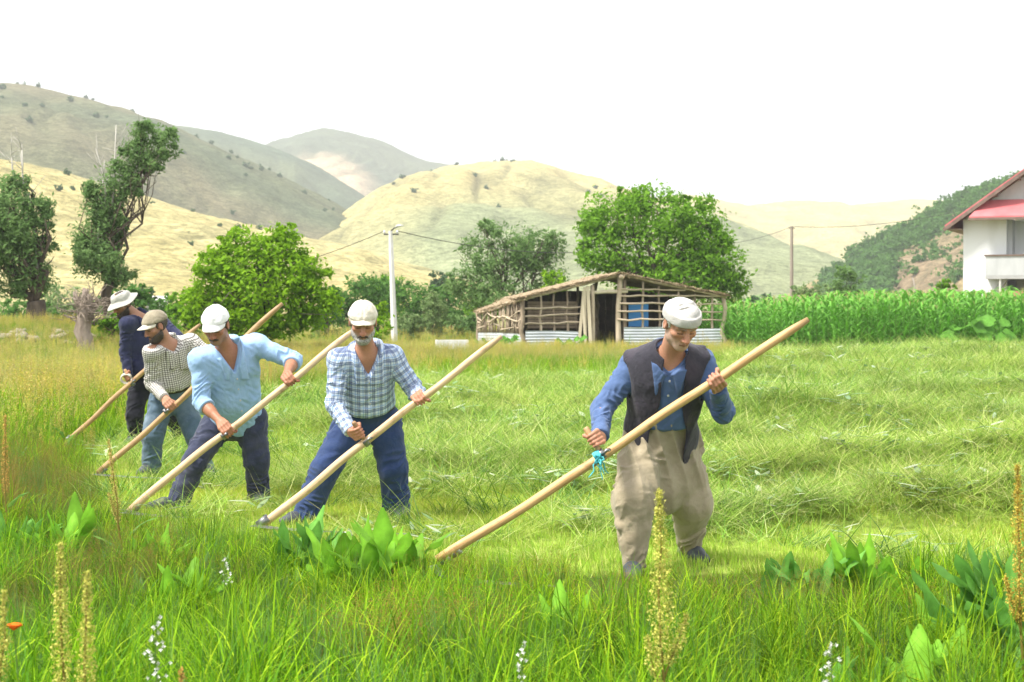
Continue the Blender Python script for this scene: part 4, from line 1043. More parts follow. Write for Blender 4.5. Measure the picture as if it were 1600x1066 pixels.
# ------------------------------------------------------------------ a mower
def lerp(a, b, t): return a + (b - a) * t
def mower(sp):
    D = sp['D']; s = sp.get('s', 1.0)
    J = {k: px(v[0], v[1], D + v[2]) for k, v in sp['j'].items()}
    root = empty('person', (float(J['pelvis'][0]), float(J['pelvis'][1]), 0.0))
    tag(root, sp['label'], 'person', 'men mowing the meadow with scythes')
    O = V(*root.location)
    seed = sp['seed']
    # frames
    right = unit(J['shR'] - J['shL']); up = unit(J['neck'] - J['pelvis']); right = unit(right - up * (right @ up)); front = np.cross(up, right)
    hr = unit(J['hipR'] - J['hipL']); hup = V(0, 0, 1); hr = unit(hr - hup * (hr @ hup)); hfr = np.cross(hup, hr)
    RT = np.stack([right, front, up], -1); RH = np.stack([hr, hfr, hup], -1)
    hf = unit(sp['face']); hu = sp.get('hup', V(0, 0, 1)); hx = unit(np.cross(hf, hu)); hz = np.cross(hx, hf)
    hx = -hx                                                     # local x to the man's left
    HR = np.stack([hx, hf, hz], -1); HC = J['head']; hs = 1.04 * s
    def hl(P): return (P - HC) @ HR / hs
    # hands, arms
    hands = {}; prims = []
    for k in ('R', 'L'):
        C, u, rp = sp['grip' + k]
        sh = J['sh' + k]; tw = sp.get('el' + k, None)
        tgt = (lerp(sh, C, 0.5) + sp['hint' + k] * 0.22) - C
        u, e1, e2 = hand_frame(C, u, tgt, sp.get('via' + k, V(0, -1, 0)))
        pr, W = hand_prims(C, u, e1, e2, rp, s)
        el = ik(sh, W, 0.295 * s, 0.255 * s, sp['hint' + k])
        hands[k] = (pr, W, el)
    for k in ('R', 'L'):
        LL = min(0.83 * s, np.linalg.norm(J['hip' + k] - J['an' + k]) * sp.get('bend' + k, 1.025))
        J['kn' + k] = ik(J['hip' + k], J['an' + k], 0.505 * LL, 0.495 * LL, sp.get('knee' + k, hfr))
    chest = lerp(J['pelvis'], J['neck'], 0.66); belly = lerp(J['pelvis'], J['neck'], 0.30)
    bw = sp.get('build', 1.0)
    def torso(P, o):
        d = ell(P, chest - front * 0.01, (0.168 * s * bw + o, 0.112 * s * bw + o, 0.215 * s + o), RT)
        d = smin(d, ell(P, belly + front * sp.get('paunch', 0.0), (0.150 * s * bw + o, 0.118 * s * bw + o, 0.18 * s + o), RT), 0.06)
        d = smin(d, ell(P, J['pelvis'], (0.160 * s * bw + o, 0.118 * s * bw + o, 0.14 * s + o), RH), 0.06)
        for k in ('R', 'L'):
            d = smin(d, rc(P, J['neck'] - up * 0.045, J['sh' + k], 0.052 * s + o, 0.056 * s + o), 0.05)
        return d
    neckb = J['neck'] - up * 0.03; neckt = HC + HR @ V(0, -0.022, -0.055) * hs
    # ---- skin body
    def fbody(P):
        d = torso(P, -0.004)
        d = smin(d, rc(P, neckb, neckt, 0.062 * s, 0.055 * s), 0.04)
        d = smin(d, head_local(hl(P), sp['facey']) * hs, 0.016)
        for k in ('R', 'L'):
            pr, W, el = hands[k]
            a = rc(P, J['sh' + k], el, 0.050 * s, 0.042 * s)
            d = smin(d, a, 0.03)
            f = smin(rc(P, el, W, 0.043 * s, 0.027 * s), rc(P, lerp(el, W, 0.15), lerp(el, W, 0.5), 0.046 * s, 0.038 * s), 0.02)
            hd = None
            for q in pr:
                c = rc(P, *q); hd = c if hd is None else smin(hd, c, 0.0045)
            d = smin(d, smin(f, hd, 0.014), 0.02)
            d = smin(d, rc(P, J['hip' + k], J['kn' + k], 0.085 * s, 0.056 * s), 0.03)
            d = smin(d, rc(P, J['kn' + k], J['an' + k], 0.056 * s, 0.040 * s), 0.02)
            d = smin(d, rc(P, J['an' + k] - V(0, 0, 0.03), J['an' + k] - V(0, 0, 0.045) + sp['toe' + k] * 0.13, 0.042 * s, 0.032 * s), 0.02)
        return d
    allp = np.array([J[k] for k in J] + [q[0] for k in hands for q in hands[k][0]] + [hands[k][2] for k in hands])
    lo, hi = allp.min(0) - 0.2, allp.max(0) + 0.2
    fine = [[], [], []]
    hst = sp.get('hres', 0.0042)
    for ctr, r, st in [(HC, 0.15, hst)] + [(np.mean([q[1] for q in hands[k][0]], 0), 0.075, hst * 1.1) for k in hands]:
        for i in range(3): fine[i].append((ctr[i] - r, ctr[i] + r, st))
    Vb, Qb = surface(fbody, lo, hi, 0.016, fine)
    q = hl(Vb); near = (np.linalg.norm(q - V(0, 0.01, -0.01), axis=1) < 0.16)
    cc = np.tile(np.array(sp['facey']['tone']) * np.array([1.0, 0.98, 0.96]), (len(Vb), 1))
    cc[near] = head_colour(q[near], sp['facey'])
    for k in hands:                                                # knuckles redder, nails paler
        for pq in hands[k][0]:
            w = np.exp(-(np.linalg.norm(Vb - pq[1], axis=1) / 0.012) ** 2)[:, None]
            cc = cc * (1 + w * np.array([0.06, -0.10, -0.10]))
    mesh_obj('body', np_mesh('body', Vb - O, Qb, True, [M['skin']], cols=cc), root)

    def garment(name, f, mat, box, res, parent=root, uv=None):
        v, qd = surface(f, box[0], box[1], res)
        return mesh_obj(name, np_mesh(name, v - O, qd, True, [mat], uvw=(uv(v) if uv is not None else None)), parent)
    gr = sp.get('gres', 0.0064)
    # ---- shirt
    shp = sp['shirt']; off = shp.get('off', 0.020)
    waist = J['pelvis'] + V(0, 0, 1) * shp['hem']                 # hem plane height
    sl_end = shp.get('sleeve', 0.97)
    def fshirt(P):
        d = torso(P, off)
        t = (P - J['pelvis']) @ up; lx = (P - J['pelvis']) @ right; fy = (P - J['pelvis']) @ front
        fold = nz(P @ np.diag([1, 1, 0.6]), 17, seed) * 0.5 + nz(P, 34, seed + 1) * 0.25
        d = d - 0.016 * (0.5 - np.abs(fold) * 1.6) * np.clip(1.3 - np.abs(t - 0.18) * 1.2, 0.4, 1)
        blouse = np.exp(-((t - shp.get('bl', 0.13)) / 0.06) ** 2) * shp.get('blouse', 0.012)
        d = d - blouse
        plk = (np.abs(lx - 0.006) < 0.017) & (fy > 0)
        d = np.where(plk, d - 0.0030, d)
        if shp.get('pocket'):
            pk = (np.abs(lx + 0.085) < 0.052) & (np.abs(t - shp['pocket']) < 0.060) & (fy > 0)
            d = np.where(pk, d - 0.0035, d)
        for k in ('R', 'L'):
            pr, W, el = hands[k]
            end = lerp(el, W, sl_end) if sl_end <= 1 else W
            a = limb_cloth(P, J['sh' + k], el, 0.072 * s, 0.060 * s, (0.006, 0.014), seed + (2 if k == 'R' else 5), 0.05)
            f = limb_cloth(P, el, end, 0.060 * s, 0.044 * s if sl_end > 0.8 else 0.056 * s, (0.014, 0.008), seed + (3 if k == 'R' else 7), 0.042)
            f = smax(f, (P - end) @ unit(end - el), 0.006)
            cu = rc(P, lerp(el, end, 1 - 0.05 / np.linalg.norm(end - el)), end, 0.0475 * s if sl_end > 0.8 else 0.061 * s, 0.046 * s if sl_end > 0.8 else 0.062 * s)
            cu = np.maximum(cu, (P - end) @ unit(end - el))
            d = smin(d, smin(smin(a, f, 0.02), cu, 0.004), 0.035)
        nrm = unit(up * 0.6 + V(0, 0, 1) * 0.4)
        wave = 0.012 * np.sin(lx * 26 + seed)
        hemz = (waist - P) @ nrm + (wave if shp.get('untucked') else 0) - (shp.get('tails', 0) * np.exp(-(np.abs(lx) / 0.09) ** 2) * (fy > 0))
        d = smax(d, hemz, 0.006)
        # neckline: round the neck, and a V down the front
        nk = rc(P, J['neck'] - up * 0.005, neckt, 0.066 * s, 0.070 * s)
        d = smax(d, -nk, 0.008)
        vd = shp.get('vneck', 0.08); tt = (P - J['neck']) @ up
        wv = np.abs((P - J['neck']) @ right) - 0.062 * np.clip((tt + vd) / vd, 0, 1.4)
        d = np.where(fy > 0.0, smax(d, -smax(wv, -(tt + vd), 0.02), 0.010), d)
        top = (P - (J['neck'] + up * 0.03)) @ up
        d = smax(d, top, 0.01)
        if not shp.get('untucked'): d = d + 0.030 * np.clip((shp.get('tuck', 0.115) - t) / 0.035, 0, 1)
        return d
    def uvsh(v):
        u = np.zeros((len(v), 3)); q = v - J['pelvis']
        u[:, 0] = q @ right; u[:, 1] = q @ up
        side = np.abs(q @ right) / (0.16 * s); u[:, 0] += np.where(side > 0.85, np.sign(q @ right) * (q @ front) * -0.7, 0)
        best = torso(v, off) - 0.004
        for k in ('R', 'L'):
            pr, W, el = hands[k]
            for a, b, acc in ((J['sh' + k], el, 0.0), (el, W, 0.295)):
                ba = unit(b - a); L = np.linalg.norm(b - a); w = v - a; t = np.clip(w @ ba, 0, L); r = w - t[:, None] * ba
                n1 = unit(np.cross(ba, V(1, 0.2, 0.1))); n2 = np.cross(ba, n1)
                an = np.arctan2(r @ n2, r @ n1); dd = np.linalg.norm(r, axis=1) - 0.062
                m = dd < best; best = np.where(m, dd, best)
                u[m, 0] = an[m] * 0.056; u[m, 1] = t[m] + acc
        return u
    arms = np.array([J['neck'] + up * 0.06, waist, J['shR'], J['shL'], J['pelvis']] + [hands[k][i] for k in hands for i in (1, 2)])
    sbox = (arms.min(0) - 0.19, arms.max(0) + 0.19)
    shirt = garment('shirt', fshirt, M[shp['mat']], sbox, gr, uv=uvsh)
    # collar: a folded band that follows neck and shoulders, open in front
    nax = unit(neckt - neckb)
    def fcol(P):
        w = P - neckb; h = w @ nax; rho = np.linalg.norm(w - h[:, None] * nax, axis=1)
        lat = np.abs((P - J['neck']) @ right); fy = (P - J['neck']) @ front; tt = (P - J['neck']) @ up
        fr = np.clip(fy / 0.08, 0, 1)
        cone = rc(P, neckb - nax * 0.02, neckt, 0.086 * s, 0.078 * s)
        out = smin(torso(P, off + 0.016), cone, 0.045) - 0.009
        pt = np.exp(-((lat - 0.062) / 0.030) ** 2) * fr
        reg = np.maximum(rho - (0.118 + 0.055 * pt) * s, h - (0.072 - 0.030 * fr) * s)
        inner = rc(P, neckb - nax * 0.1, neckt + nax * 0.05, 0.070 * s, 0.068 * s)
        vd = shp.get('vneck', 0.08)
        wv = lat - 0.008 - 0.060 * np.clip((tt + vd) / vd, 0, 1.6)
        d = smax(smax(out, reg, 0.004), -inner, 0.004)
        return np.where(fy > 0.0, smax(d, -wv, 0.004), d)
    garment('collar', fcol, M[shp['mat']], (J['neck'] - 0.22, J['neck'] + 0.22), gr * 0.85, shirt, uv=uvsh)
    bb = sp.get('buttons', 0)
    for i in range(bb):
        p0 = J['neck'] - up * (shp.get('vneck', 0.08) + 0.035 + 0.085 * i) - right * 0.006
        p = march(fshirt, p0 + front * 0.35, -front)
        b = MB(); b.tube([p - O - front * 0.002, p - O + front * 0.0035], 0.0062, 10)
        b.build('button', M['button'], shirt)
    # ---- trousers
    tp = sp['trousers']; rr = tp.get('r', (0.108, 0.086, 0.082, 0.078)); wz = tp.get('waist', 0.10)
    def ftr(P):
        d = ell(P, J['pelvis'], (0.172 * s * bw, 0.140 * s * bw, 0.17 * s), RH)
        d = smin(d, ell(P, belly, (0.163 * s * bw, 0.137 * s * bw, 0.17 * s), RT), 0.05)
        for k in ('R', 'L'):
            a = limb_cloth(P, J['hip' + k], J['kn' + k], rr[0] * s, rr[1] * s, tp.get('a1', (0.009, 0.012)), seed + (11 if k == 'R' else 15), tp.get('lam', 0.075))
            b = limb_cloth(P, J['kn' + k], J['an' + k] - V(0, 0, 0.02), rr[2] * s, rr[3] * s, tp.get('a2', (0.012, 0.014)), seed + (12 if k == 'R' else 17), tp.get('lam', 0.06))
            lg = smin(a, b, 0.03)
            lg = smax(lg, (J['an' + k][2] - tp.get('cuff', 0.035)) - P[:, 2], 0.006)
            d = smin(d, lg, 0.035)
        if tp.get('baggy'):
            m = (J['knR'] + J['knL'] + J['hipR'] + J['hipL']) / 4
            d = smin(d, ell(P, m + V(0, 0.02, -0.02), (0.155, 0.13, 0.235)), 0.07)
            fl = np.abs(np.sin((P[:, 0] - m[0]) * 34 + 2.0 * (P[:, 2] - m[2]) + 1.6 * np.sin(P[:, 2] * 7 + 2 * P[:, 0])))
            d = d - 0.020 * (0.45 - fl) * np.clip((P[:, 2] - 0.25) * 3, 0, 1)
        f = nz(P, 15, seed + 30)
        d = d - 0.007 * (0.5 - np.abs(f) * 1.5)
        return smax(d, (P - (J['pelvis'] + up * wz)) @ unit(up + V(0, 0, 0.6)), 0.006)
    legs = np.array([J['pelvis'] + up * (wz + 0.05), J['hipR'], J['hipL'], J['knR'], J['knL'], J['anR'], J['anL']])
    trousers = garment('trousers', ftr, M[tp['mat']], (legs.min(0) - 0.22, legs.max(0) + 0.22), gr)
    if tp.get('belt'):
        def fbelt(P):
            h = (P - (J['pelvis'] + up * (wz - 0.022))) @ unit(up + V(0, 0, 0.6))
            return np.maximum(ftr(P) - 0.005, np.abs(h) - 0.018)
        pb = J['pelvis'] + up * wz
        garment('belt', fbelt, M['belt'], (pb - 0.26, pb + 0.26), 0.008)
    # ---- shoes
    for k in ('R', 'L'):
        a = J['an' + k]; t = unit(sp['toe' + k]); heel = a - t * 0.045; toe = a + t * 0.19
        heel = V(heel[0], heel[1], 0.042); toe = V(toe[0], toe[1], 0.032); mid = lerp(heel, toe, 0.6) + V(0, 0, 0.008)
        def fsh(P):
            d = smin(rc(P, heel, mid, 0.046, 0.050), rc(P, mid, toe, 0.050, 0.036), 0.02)
            d = smin(d, rc(P, heel + V(0, 0, 0.02), heel + V(0, 0, 0.075) + t * 0.02, 0.044, 0.048), 0.02)
            return smax(d, 0.004 - P[:, 2], 0.004)
        ctr = lerp(heel, toe, 0.5)
        garment('shoe', fsh, M['shoe'], (ctr - V(0.22, 0.22, 0.06), ctr + V(0.22, 0.22, 0.16)), 0.011)
    # ---- head-wear and hair
    def headpart(name, f, mat, res=0.005, parent=root):
        v, qd = surface(f, V(-0.2, -0.2, -0.2), V(0.2, 0.2, 0.2), res)
        w = HC + (v * hs) @ HR.T
        return mesh_obj(name, np_mesh(name, w - O, qd[:, ::-1] if np.linalg.det(HR) < 0 else qd, True, [mat]), parent)
    fo = sp['facey']
    def skull(q, o): return ell(q, V(0, -0.012, 0.032), (0.076 + o, 0.097 + o, 0.084 + o))
    if fo.get('hair'):
        def fhair(q):
            d = head_local(q, fo) - 0.007 - 0.003 * nz(q, 160, 3)
            ear = ell(np.abs(q) * V(1, 0, 0) + q * V(0, 1, 1) - V(0.084, -0.006, -0.004), V(0, 0, 0), (0.03, 0.024, 0.034))
            reg = np.maximum(q[:, 1] - 0.028, -0.045 - q[:, 2] + np.clip(q[:, 1] + 0.02, 0, 1) * 0.8)
            return smax(smax(d, reg, 0.006), -ear, 0.005)
        headpart('hair', fhair, M[fo['hair']])
    if fo.get('beard'):
        th = fo.get('beard_len', 0.010)
        def fbeard(q):
            g = beard_region(q)
            return head_local(q, dict(fo, nose=0.6)) - th * np.clip(1.1 + (-0.07 - q[:, 2]) * 8, 0.5, 1.6) * np.clip(-g / 0.016, -2.0, 1) - 0.0012 * nz(q * V(1, 1, 0.4), 230, 5) * (g < 0)
        headpart('beard', fbeard, M[fo['beard']], 0.0045)
    if fo.get('moustache'):
        def fmo(q):
            ax = q.copy(); ax[:, 0] = np.abs(ax[:, 0])
            return rc(ax, V(0.002, 0.0955, -0.0565), V(0.031, 0.082, -0.0665), 0.0078, 0.0045) - 0.002 * nz(q, 260, 8)
        headpart('moustache', fmo, M[fo['moustache']], 0.004)
    hw = sp['hat']; hm = M[hw['mat']]
    if hw['kind'] == 'cap':
        def fcap(q):
            d = ell(q, V(0, -0.012, 0.036), (0.085, 0.106, 0.094))
            panel = np.abs(np.sin(3 * np.arctan2(q[:, 0], q[:, 1] + 0.012)))
            d = d - 0.0032 * np.clip(panel * 3, 0, 1) - 0.0042 * nz(q, 42, 4 + seed) - 0.0016 * nz(q, 95, 9 + seed)
            d = d - 0.002 * (np.abs(q[:, 2] - 0.055 - 0.10 * q[:, 1]) < 0.012)
            d = smin(d, ell(q, V(0, -0.012, 0.131), (0.008, 0.008, 0.005)), 0.003)
            return smax(d, (0.034 + 0.10 * q[:, 1]) - q[:, 2], 0.004)
        cap = headpart('cap', fcap, hm)
        vs = []; fs = []; nt_, nr = 22, 6; ln = hw.get('brim', 0.070)
        for lay in (0, 1):
            for i in range(nt_ + 1):
                th = math.radians(-68 + 136 * i / nt_)
                for j in range(nr + 1):
                    r = j / nr
                    bx, by = 0.084 * math.sin(th), 0.105 * math.cos(th) - 0.012
                    e = ln * (max(0.0, math.cos(th * 1.28)) ** 0.55)
                    x = bx * (1 - 0.05 * r); y = by + e * r
                    z = 0.036 + 0.10 * by - 0.10 * e * r * hw.get('droop', 2.0) - 2.6 * x * x * (0.35 + r) + 0.010 * (1 - abs(th)) - lay * 0.0035
                    vs.append(HC + HR @ (V(x, y - 0.004, z) * hs) - O)
        n1 = (nt_ + 1) * (nr + 1)
        for i in range(nt_):
            for j in range(nr):
                a = i * (nr + 1) + j
                fs.append([a, a + 1, a + nr + 2, a + nr + 1]); fs.append([n1 + a, n1 + a + nr + 1, n1 + a + nr + 2, n1 + a + 1])
            a = i * (nr + 1) + nr; fs.append([a, n1 + a, n1 + a + nr + 1, a + nr + 1])
        mesh_obj('brim', np_mesh('brim', np.array(vs), fs, True, [M[hw.get('brim_mat', hw['mat'])]]), cap)
    elif hw['kind'] == 'knit':
        def fk(q):
            d = ell(q, V(0, -0.012, 0.042), (0.088, 0.107, 0.094)) - 0.003 * nz(q, 45, 9)
            d = smax(d, q[:, 2] - 0.114 - 0.010 * np.sin(q[:, 0] * 30), 0.035)
            d = smin(d, rc(q, V(-0.03, 0.0, 0.114), V(0.035, -0.01, 0.120), 0.010, 0.008), 0.02)
            band = np.maximum(d - 0.008, np.abs(q[:, 2] - 0.052 - 0.06 * q[:, 1]) - 0.026)
            d = smin(d, band, 0.004)
            return smax(d, (0.028 + 0.06 * q[:, 1]) - q[:, 2], 0.006)
        headpart('knit_cap', fk, hm, 0.0045)
    else:
        def fb(q):
            r = np.sqrt((q[:, 0] / 0.090) ** 2 + ((q[:, 1] + 0.012) / 0.110) ** 2)
            d = ell(q, V(0, -0.012, 0.045), (0.089, 0.109, 0.105)) - 0.003 * nz(q, 40, 2)
            d = smax(d, q[:, 2] - 0.118 + 0.02 * np.exp(-(q[:, 0] / 0.03) ** 2), 0.02)
            d = smax(d, 0.030 - q[:, 2], 0.004)
            zb = 0.044 - 0.62 * (r - 1) * 0.09 - 0.10 * q[:, 1] + 0.008 * np.sin(3 * np.arctan2(q[:, 0], q[:, 1]))
            br = np.maximum(np.maximum(np.abs(q[:, 2] - zb) - 0.0035, (r - 1.55) * 0.09), (0.94 - r) * 0.09)
            return smin(d, br, 0.008)
        headpart('bucket_hat', fb, hm, 0.0045)
    if sp.get('vest'):
        vo = sp['vest']
        def fv(P):
            P2 = P.copy()
            d = torso(P, 0.040)
            pel = J['pelvis']
            lx = (P - pel) @ right; fy = (P - pel) @ front; t = (P - pel) @ up
            d = smin(d, ell(P, pel - V(0, 0, 0.04), (0.205, 0.165, 0.24), RH), 0.05)
            fold = np.abs(np.sin(lx * 38 + 2.2 * t + 1.5 * np.sin(t * 9 + lx * 7)))
            d = d - 0.007 * (0.45 - fold) * np.clip(1.0 - (t - 0.05) * 2.4, 0.15, 1.0) - 0.004 * nz(P, 22, 77)
            inner = torso(P, 0.026); inner = smin(inner, ell(P, pel - V(0, 0, 0.04), (0.193, 0.153, 0.24), RH), 0.05) - 0.007 * (0.45 - fold) * np.clip(1.0 - (t - 0.05) * 2.4, 0.15, 1)
            d = np.maximum(d, -inner)
            ow = vo['open0'] + (vo['open1'] - vo['open0']) * np.clip((0.46 - t) / 0.6, 0, 1.3)
            ow = ow + 0.01 * np.sin(t * 17)
            d = np.where(fy > -0.02, smax(d, -(np.abs(lx - vo['shift']) - ow), 0.006), d)
            for k in ('R', 'L'):
                pr, W, el = hands[k]; ax_ = unit(el - J['sh' + k])
                arm = rc(P, J['sh' + k] - unit(J['neck'] - J['sh' + k]) * 0.02, el, 0.090, 0.090)
                d = smax(d, -arm, 0.014)
            nk = rc(P, J['neck'] - up * 0.02, neckt, 0.084, 0.09); d = smax(d, -nk, 0.006)
            hem = vo['hemz'] - 0.35 * np.clip(fy, -0.1, 0.2) + 0.02 * np.sin(lx * 9)
            return smax(d, hem - P[:, 2], 0.006)
        pv = np.array([J['neck'] + up * 0.05, J['shR'], J['shL'], V(J['pelvis'][0], J['pelvis'][1], vo['hemz'] - 0.1)])
        garment('vest', fv, M['vest'], (pv.min(0) - 0.27, pv.max(0) + 0.27), 0.0062)
    return root, J, hands

# ------------------------------------------------------------------ scythes
def scythe(sp):
    a = px(*sp['a']); b = px(*sp['b']); ax = unit(b - a); L = np.linalg.norm(b - a)
    root = empty('scythe', tuple(a)); tag(root, sp['label'], 'scythe', 'long-handled scythes'); O = a
    rnd = np.random.RandomState(sp['seed']); n = 26; r0, r1 = sp.get('r', (0.0245, 0.0215))
    ref = unit(np.cross(ax, V(0, 0, 1))); rf2 = np.cross(ref, ax)
    pts, rad, cl = [], [], []
    for i in range(n + 1):
        t = i / n
        w = 0.010 * math.sin(4 * t + 2.3 * sp['seed']) + 0.006 * math.sin(9 * t + 2 * sp['seed']) + 0.003 * math.sin(23 * t)
        pts.append(a + ax * L * t + ref * w * 0.6 + rf2 * w)
        r = r0 + (r1 - r0) * t; r *= 1 + rnd.uniform(-0.03, 0.03)
        if t > 0.95: r *= 1 - (t - 0.95) * 7
        rad.append(r)
        k = 1.0 if t < 0.93 else 1 - (t - 0.93) * 8 * sp.get('dark_tip', 0.6)
        cl.append(k)
    m = MB(); m.tube([p - O for p in pts], rad, 12)
    cols = np.repeat(np.array(cl)[:, None], 12, 0).repeat(3, 1).reshape(-1, 3)
    vv = np.array(m.v); qq = vv @ np.stack([ref, rf2, ax], -1)
    mesh_obj('snath', np_mesh('snath', vv, m.f, True, [M[sp['wood']]], cols=cols, uvw=qq), root)
    # iron socket rings and blade
    m = MB()
    if sp.get('bands'):
        for i in range(4):
            t = 0.008 + 0.034 * i
            m2 = MB(); m2.tube([a + ax * t - O, a + ax * (t + 0.022) - O], r0 * 1.12, 14); m2.build('tin_band', M['tin_band'] if i % 2 else M['steel'], root, True)
    else:
        m.tube([a - ax * 0.01 - O, a + ax * 0.075 - O], r0 * 1.08, 14); m.build('socket_ring', M['steel'], root, True)
    bl = MB(); nb = 16; sd = unit(sp.get('blade', V(0.75, -0.66, 0)))
    back = unit(np.cross(sd, V(0, 0, 1))); base = V(a[0], a[1], 0) - ax * V(1, 1, 0) * 0.02
    vs = []; LB = 0.68
    for i in range(nb + 1):
        t = i / nb; c = base + sd * LB * t - back * 0.16 * t * t; z = max(0.045, a[2] - 0.02 - (a[2] - 0.05) * min(1, t * 5))
        wd = 0.06 * (1 - t ** 3) + 0.004
        for (o, h) in ((0, 0.0), (0, 0.008), (wd, 0.002)):
            p = c + back * o; vs.append(V(p[0], p[1], z + h) - O)
    fs = [[i * 3 + j, (i + 1) * 3 + j, (i + 1) * 3 + (j + 1) % 3, i * 3 + (j + 1) % 3] for i in range(nb) for j in range(3)] + [[0, 1, 2], [nb * 3 + 2, nb * 3 + 1, nb * 3]]
    bl.add(vs, fs); bl.build('blade', M['steel'], root)
    # side grip for the lower hand
    g = a + ax * L * sp['gt']; peg = sp.get('peg')
    if peg is not None:
        pd = unit(peg); m = MB(); m.tube([g - O, g + pd * 0.05 - O, g + pd * 0.155 - O, g + pd * 0.165 - O], [0.013, 0.0145, 0.0165, 0.011], 10)
        vv = np.array(m.v)
        mesh_obj('grip', np_mesh('grip', vv, m.f, True, [M[sp.get('pegmat', 'snath_brown')]], cols=np.ones((len(vv), 3)), uvw=vv), root)
        cl_ = MB(); cl_.tube([g - ax * 0.018 - O, g + ax * 0.018 - O], (r0 + r1) / 2 * 1.2, 14); cl_.tube([g + ax * 0.05 + V(0, -0.03, 0) - O, g + ax * 0.03 + V(0, -0.045, 0.01) - O, g + V(0, -0.028, 0.0) - O], [0.009, 0.010, 0.008], 8)
        cl_.build('clamp', M['steel'], root, True)
    else:
        cl_ = MB(); g2 = g - ax * 0.065; cl_.tube([g2 - ax * 0.012 - O, g2 + ax * 0.012 - O], r0 * 1.17, 14); cl_.tube([g2 + V(0.01, -0.026, 0) - O, g2 + V(0.035, -0.05, 0.02) - O], [0.010, 0.012], 8)
        cl_.build('clamp', M['steel'], root, True)
    if sp.get('ribbon'):
        m = MB(); rnd = random.Random(4)
        gg = g - ax * 0.02
        m.tube([gg - ax * 0.02 - O, gg + ax * 0.02 - O], r0 * 1.25, 12)
        for k in range(6):
            p = gg + V(0.0, -0.028, 0) - O; pts = [p]
            for q in range(5):
                p = p + V(rnd.uniform(-0.012, 0.014) + 0.003 * (k - 2.5), rnd.uniform(-0.006, 0.004), -0.012 - rnd.random() * 0.014 * (1.6 if k < 2 else 0.8)); pts.append(p)
            m.tube(pts, [0.006, 0.0065, 0.006, 0.0055, 0.005, 0.004], 6, flat=0.5)
        for k in range(5):
            th = k * 1.3; c = gg + V(0, -0.03, 0.0) - O; u_ = V(math.cos(th), -0.4, math.sin(th))
            m.tube([c, c + u_ * 0.022, c + u_ * 0.03 + V(0, 0, -0.012), c + u_ * 0.008 + V(0, 0, -0.02)], 0.005, 6)
        m.build('ribbon', M['ribbon'], root, True)
    if sp.get('loop'):
        m = MB(); c = g + unit(peg) * 0.06 + V(-0.02, -0.02, -0.01) - O
        for q in range(2):
            m.tube([c + V(0.055 * math.cos(t) - 0.01, 0.012 * q - 0.01 * math.sin(t), 0.048 * math.sin(t) + 0.01 * q) for t in np.linspace(0.4, 6.4, 15)], 0.0085, 7)
        m.build('rope_loop', M['rope'], root, True)
    return a, b, ax, L

def on_pole(a, b, x):
    """point of the pole a-b seen at photo column x"""
    best = min(np.linspace(0, 1, 801), key=lambda t: abs(CX + FPX * lerp(a, b, t)[0] / lerp(a, b, t)[1] - x))
    return lerp(a, b, best), best

ST = dict(
    s1=dict(a=(686, 878, 8.12), b=(1262, 497, 8.02), seed=1, wood='snath_orange', bands=True, ribbon=True, dark_tip=0.9, peg=V(-0.45, 0.10, 0.75), gx=940, r=(0.026, 0.0225),
            label='scythe with tin bands and a cyan ribbon, held by the man in the vest'),
    s2=dict(a=(405, 820, 9.95), b=(785, 527, 10.0), seed=2, wood='snath_pale', peg=V(-0.42, -0.25, 0.72), gx=572, r=(0.027, 0.022), pegmat='snath_brown',
            label='pale scythe held by the man in the blue plaid shirt'),
    s3=dict(a=(203, 800, 10.58), b=(556, 512, 10.75), seed=3, wood='snath_pale', peg=None, gx=360, r=(0.027, 0.022),
            label='pale scythe held by the man in the light blue shirt'),
    s4=dict(a=(155, 740, 12.95), b=(441, 474, 13.0), seed=4, wood='snath_brown', peg=None, gx=268, r=(0.025, 0.023),
            label='scythe of the man in the checked shirt, its upper end behind the white cap'),
    s5=dict(a=(102, 690, 15.8), b=(313, 507, 15.8), seed=5, wood='snath_brown', peg=V(-0.42, 0.0, 0.75), loop=True, gx=207, r=(0.026, 0.023),
            label='brown scythe with a pale rope loop, held by the man in the bucket hat'))
POLE = {}
for k, spq in ST.items():
    a, b = px(*spq['a']), px(*spq['b']); p, t = on_pole(a, b, spq['gx']); spq['gt'] = t
    POLE[k] = (a, b, unit(b - a), p)
    scythe(spq)
def peggrip(k, d=0.085):
    a, b, ax, p = POLE[k]; pd = unit(ST[k]['peg']); return (p + pd * d, pd, 0.015)
def polegrip(k, x, r=0.024):
    a, b, ax, p = POLE[k]; q, t = on_pole(a, b, x); return (q, ax, r)

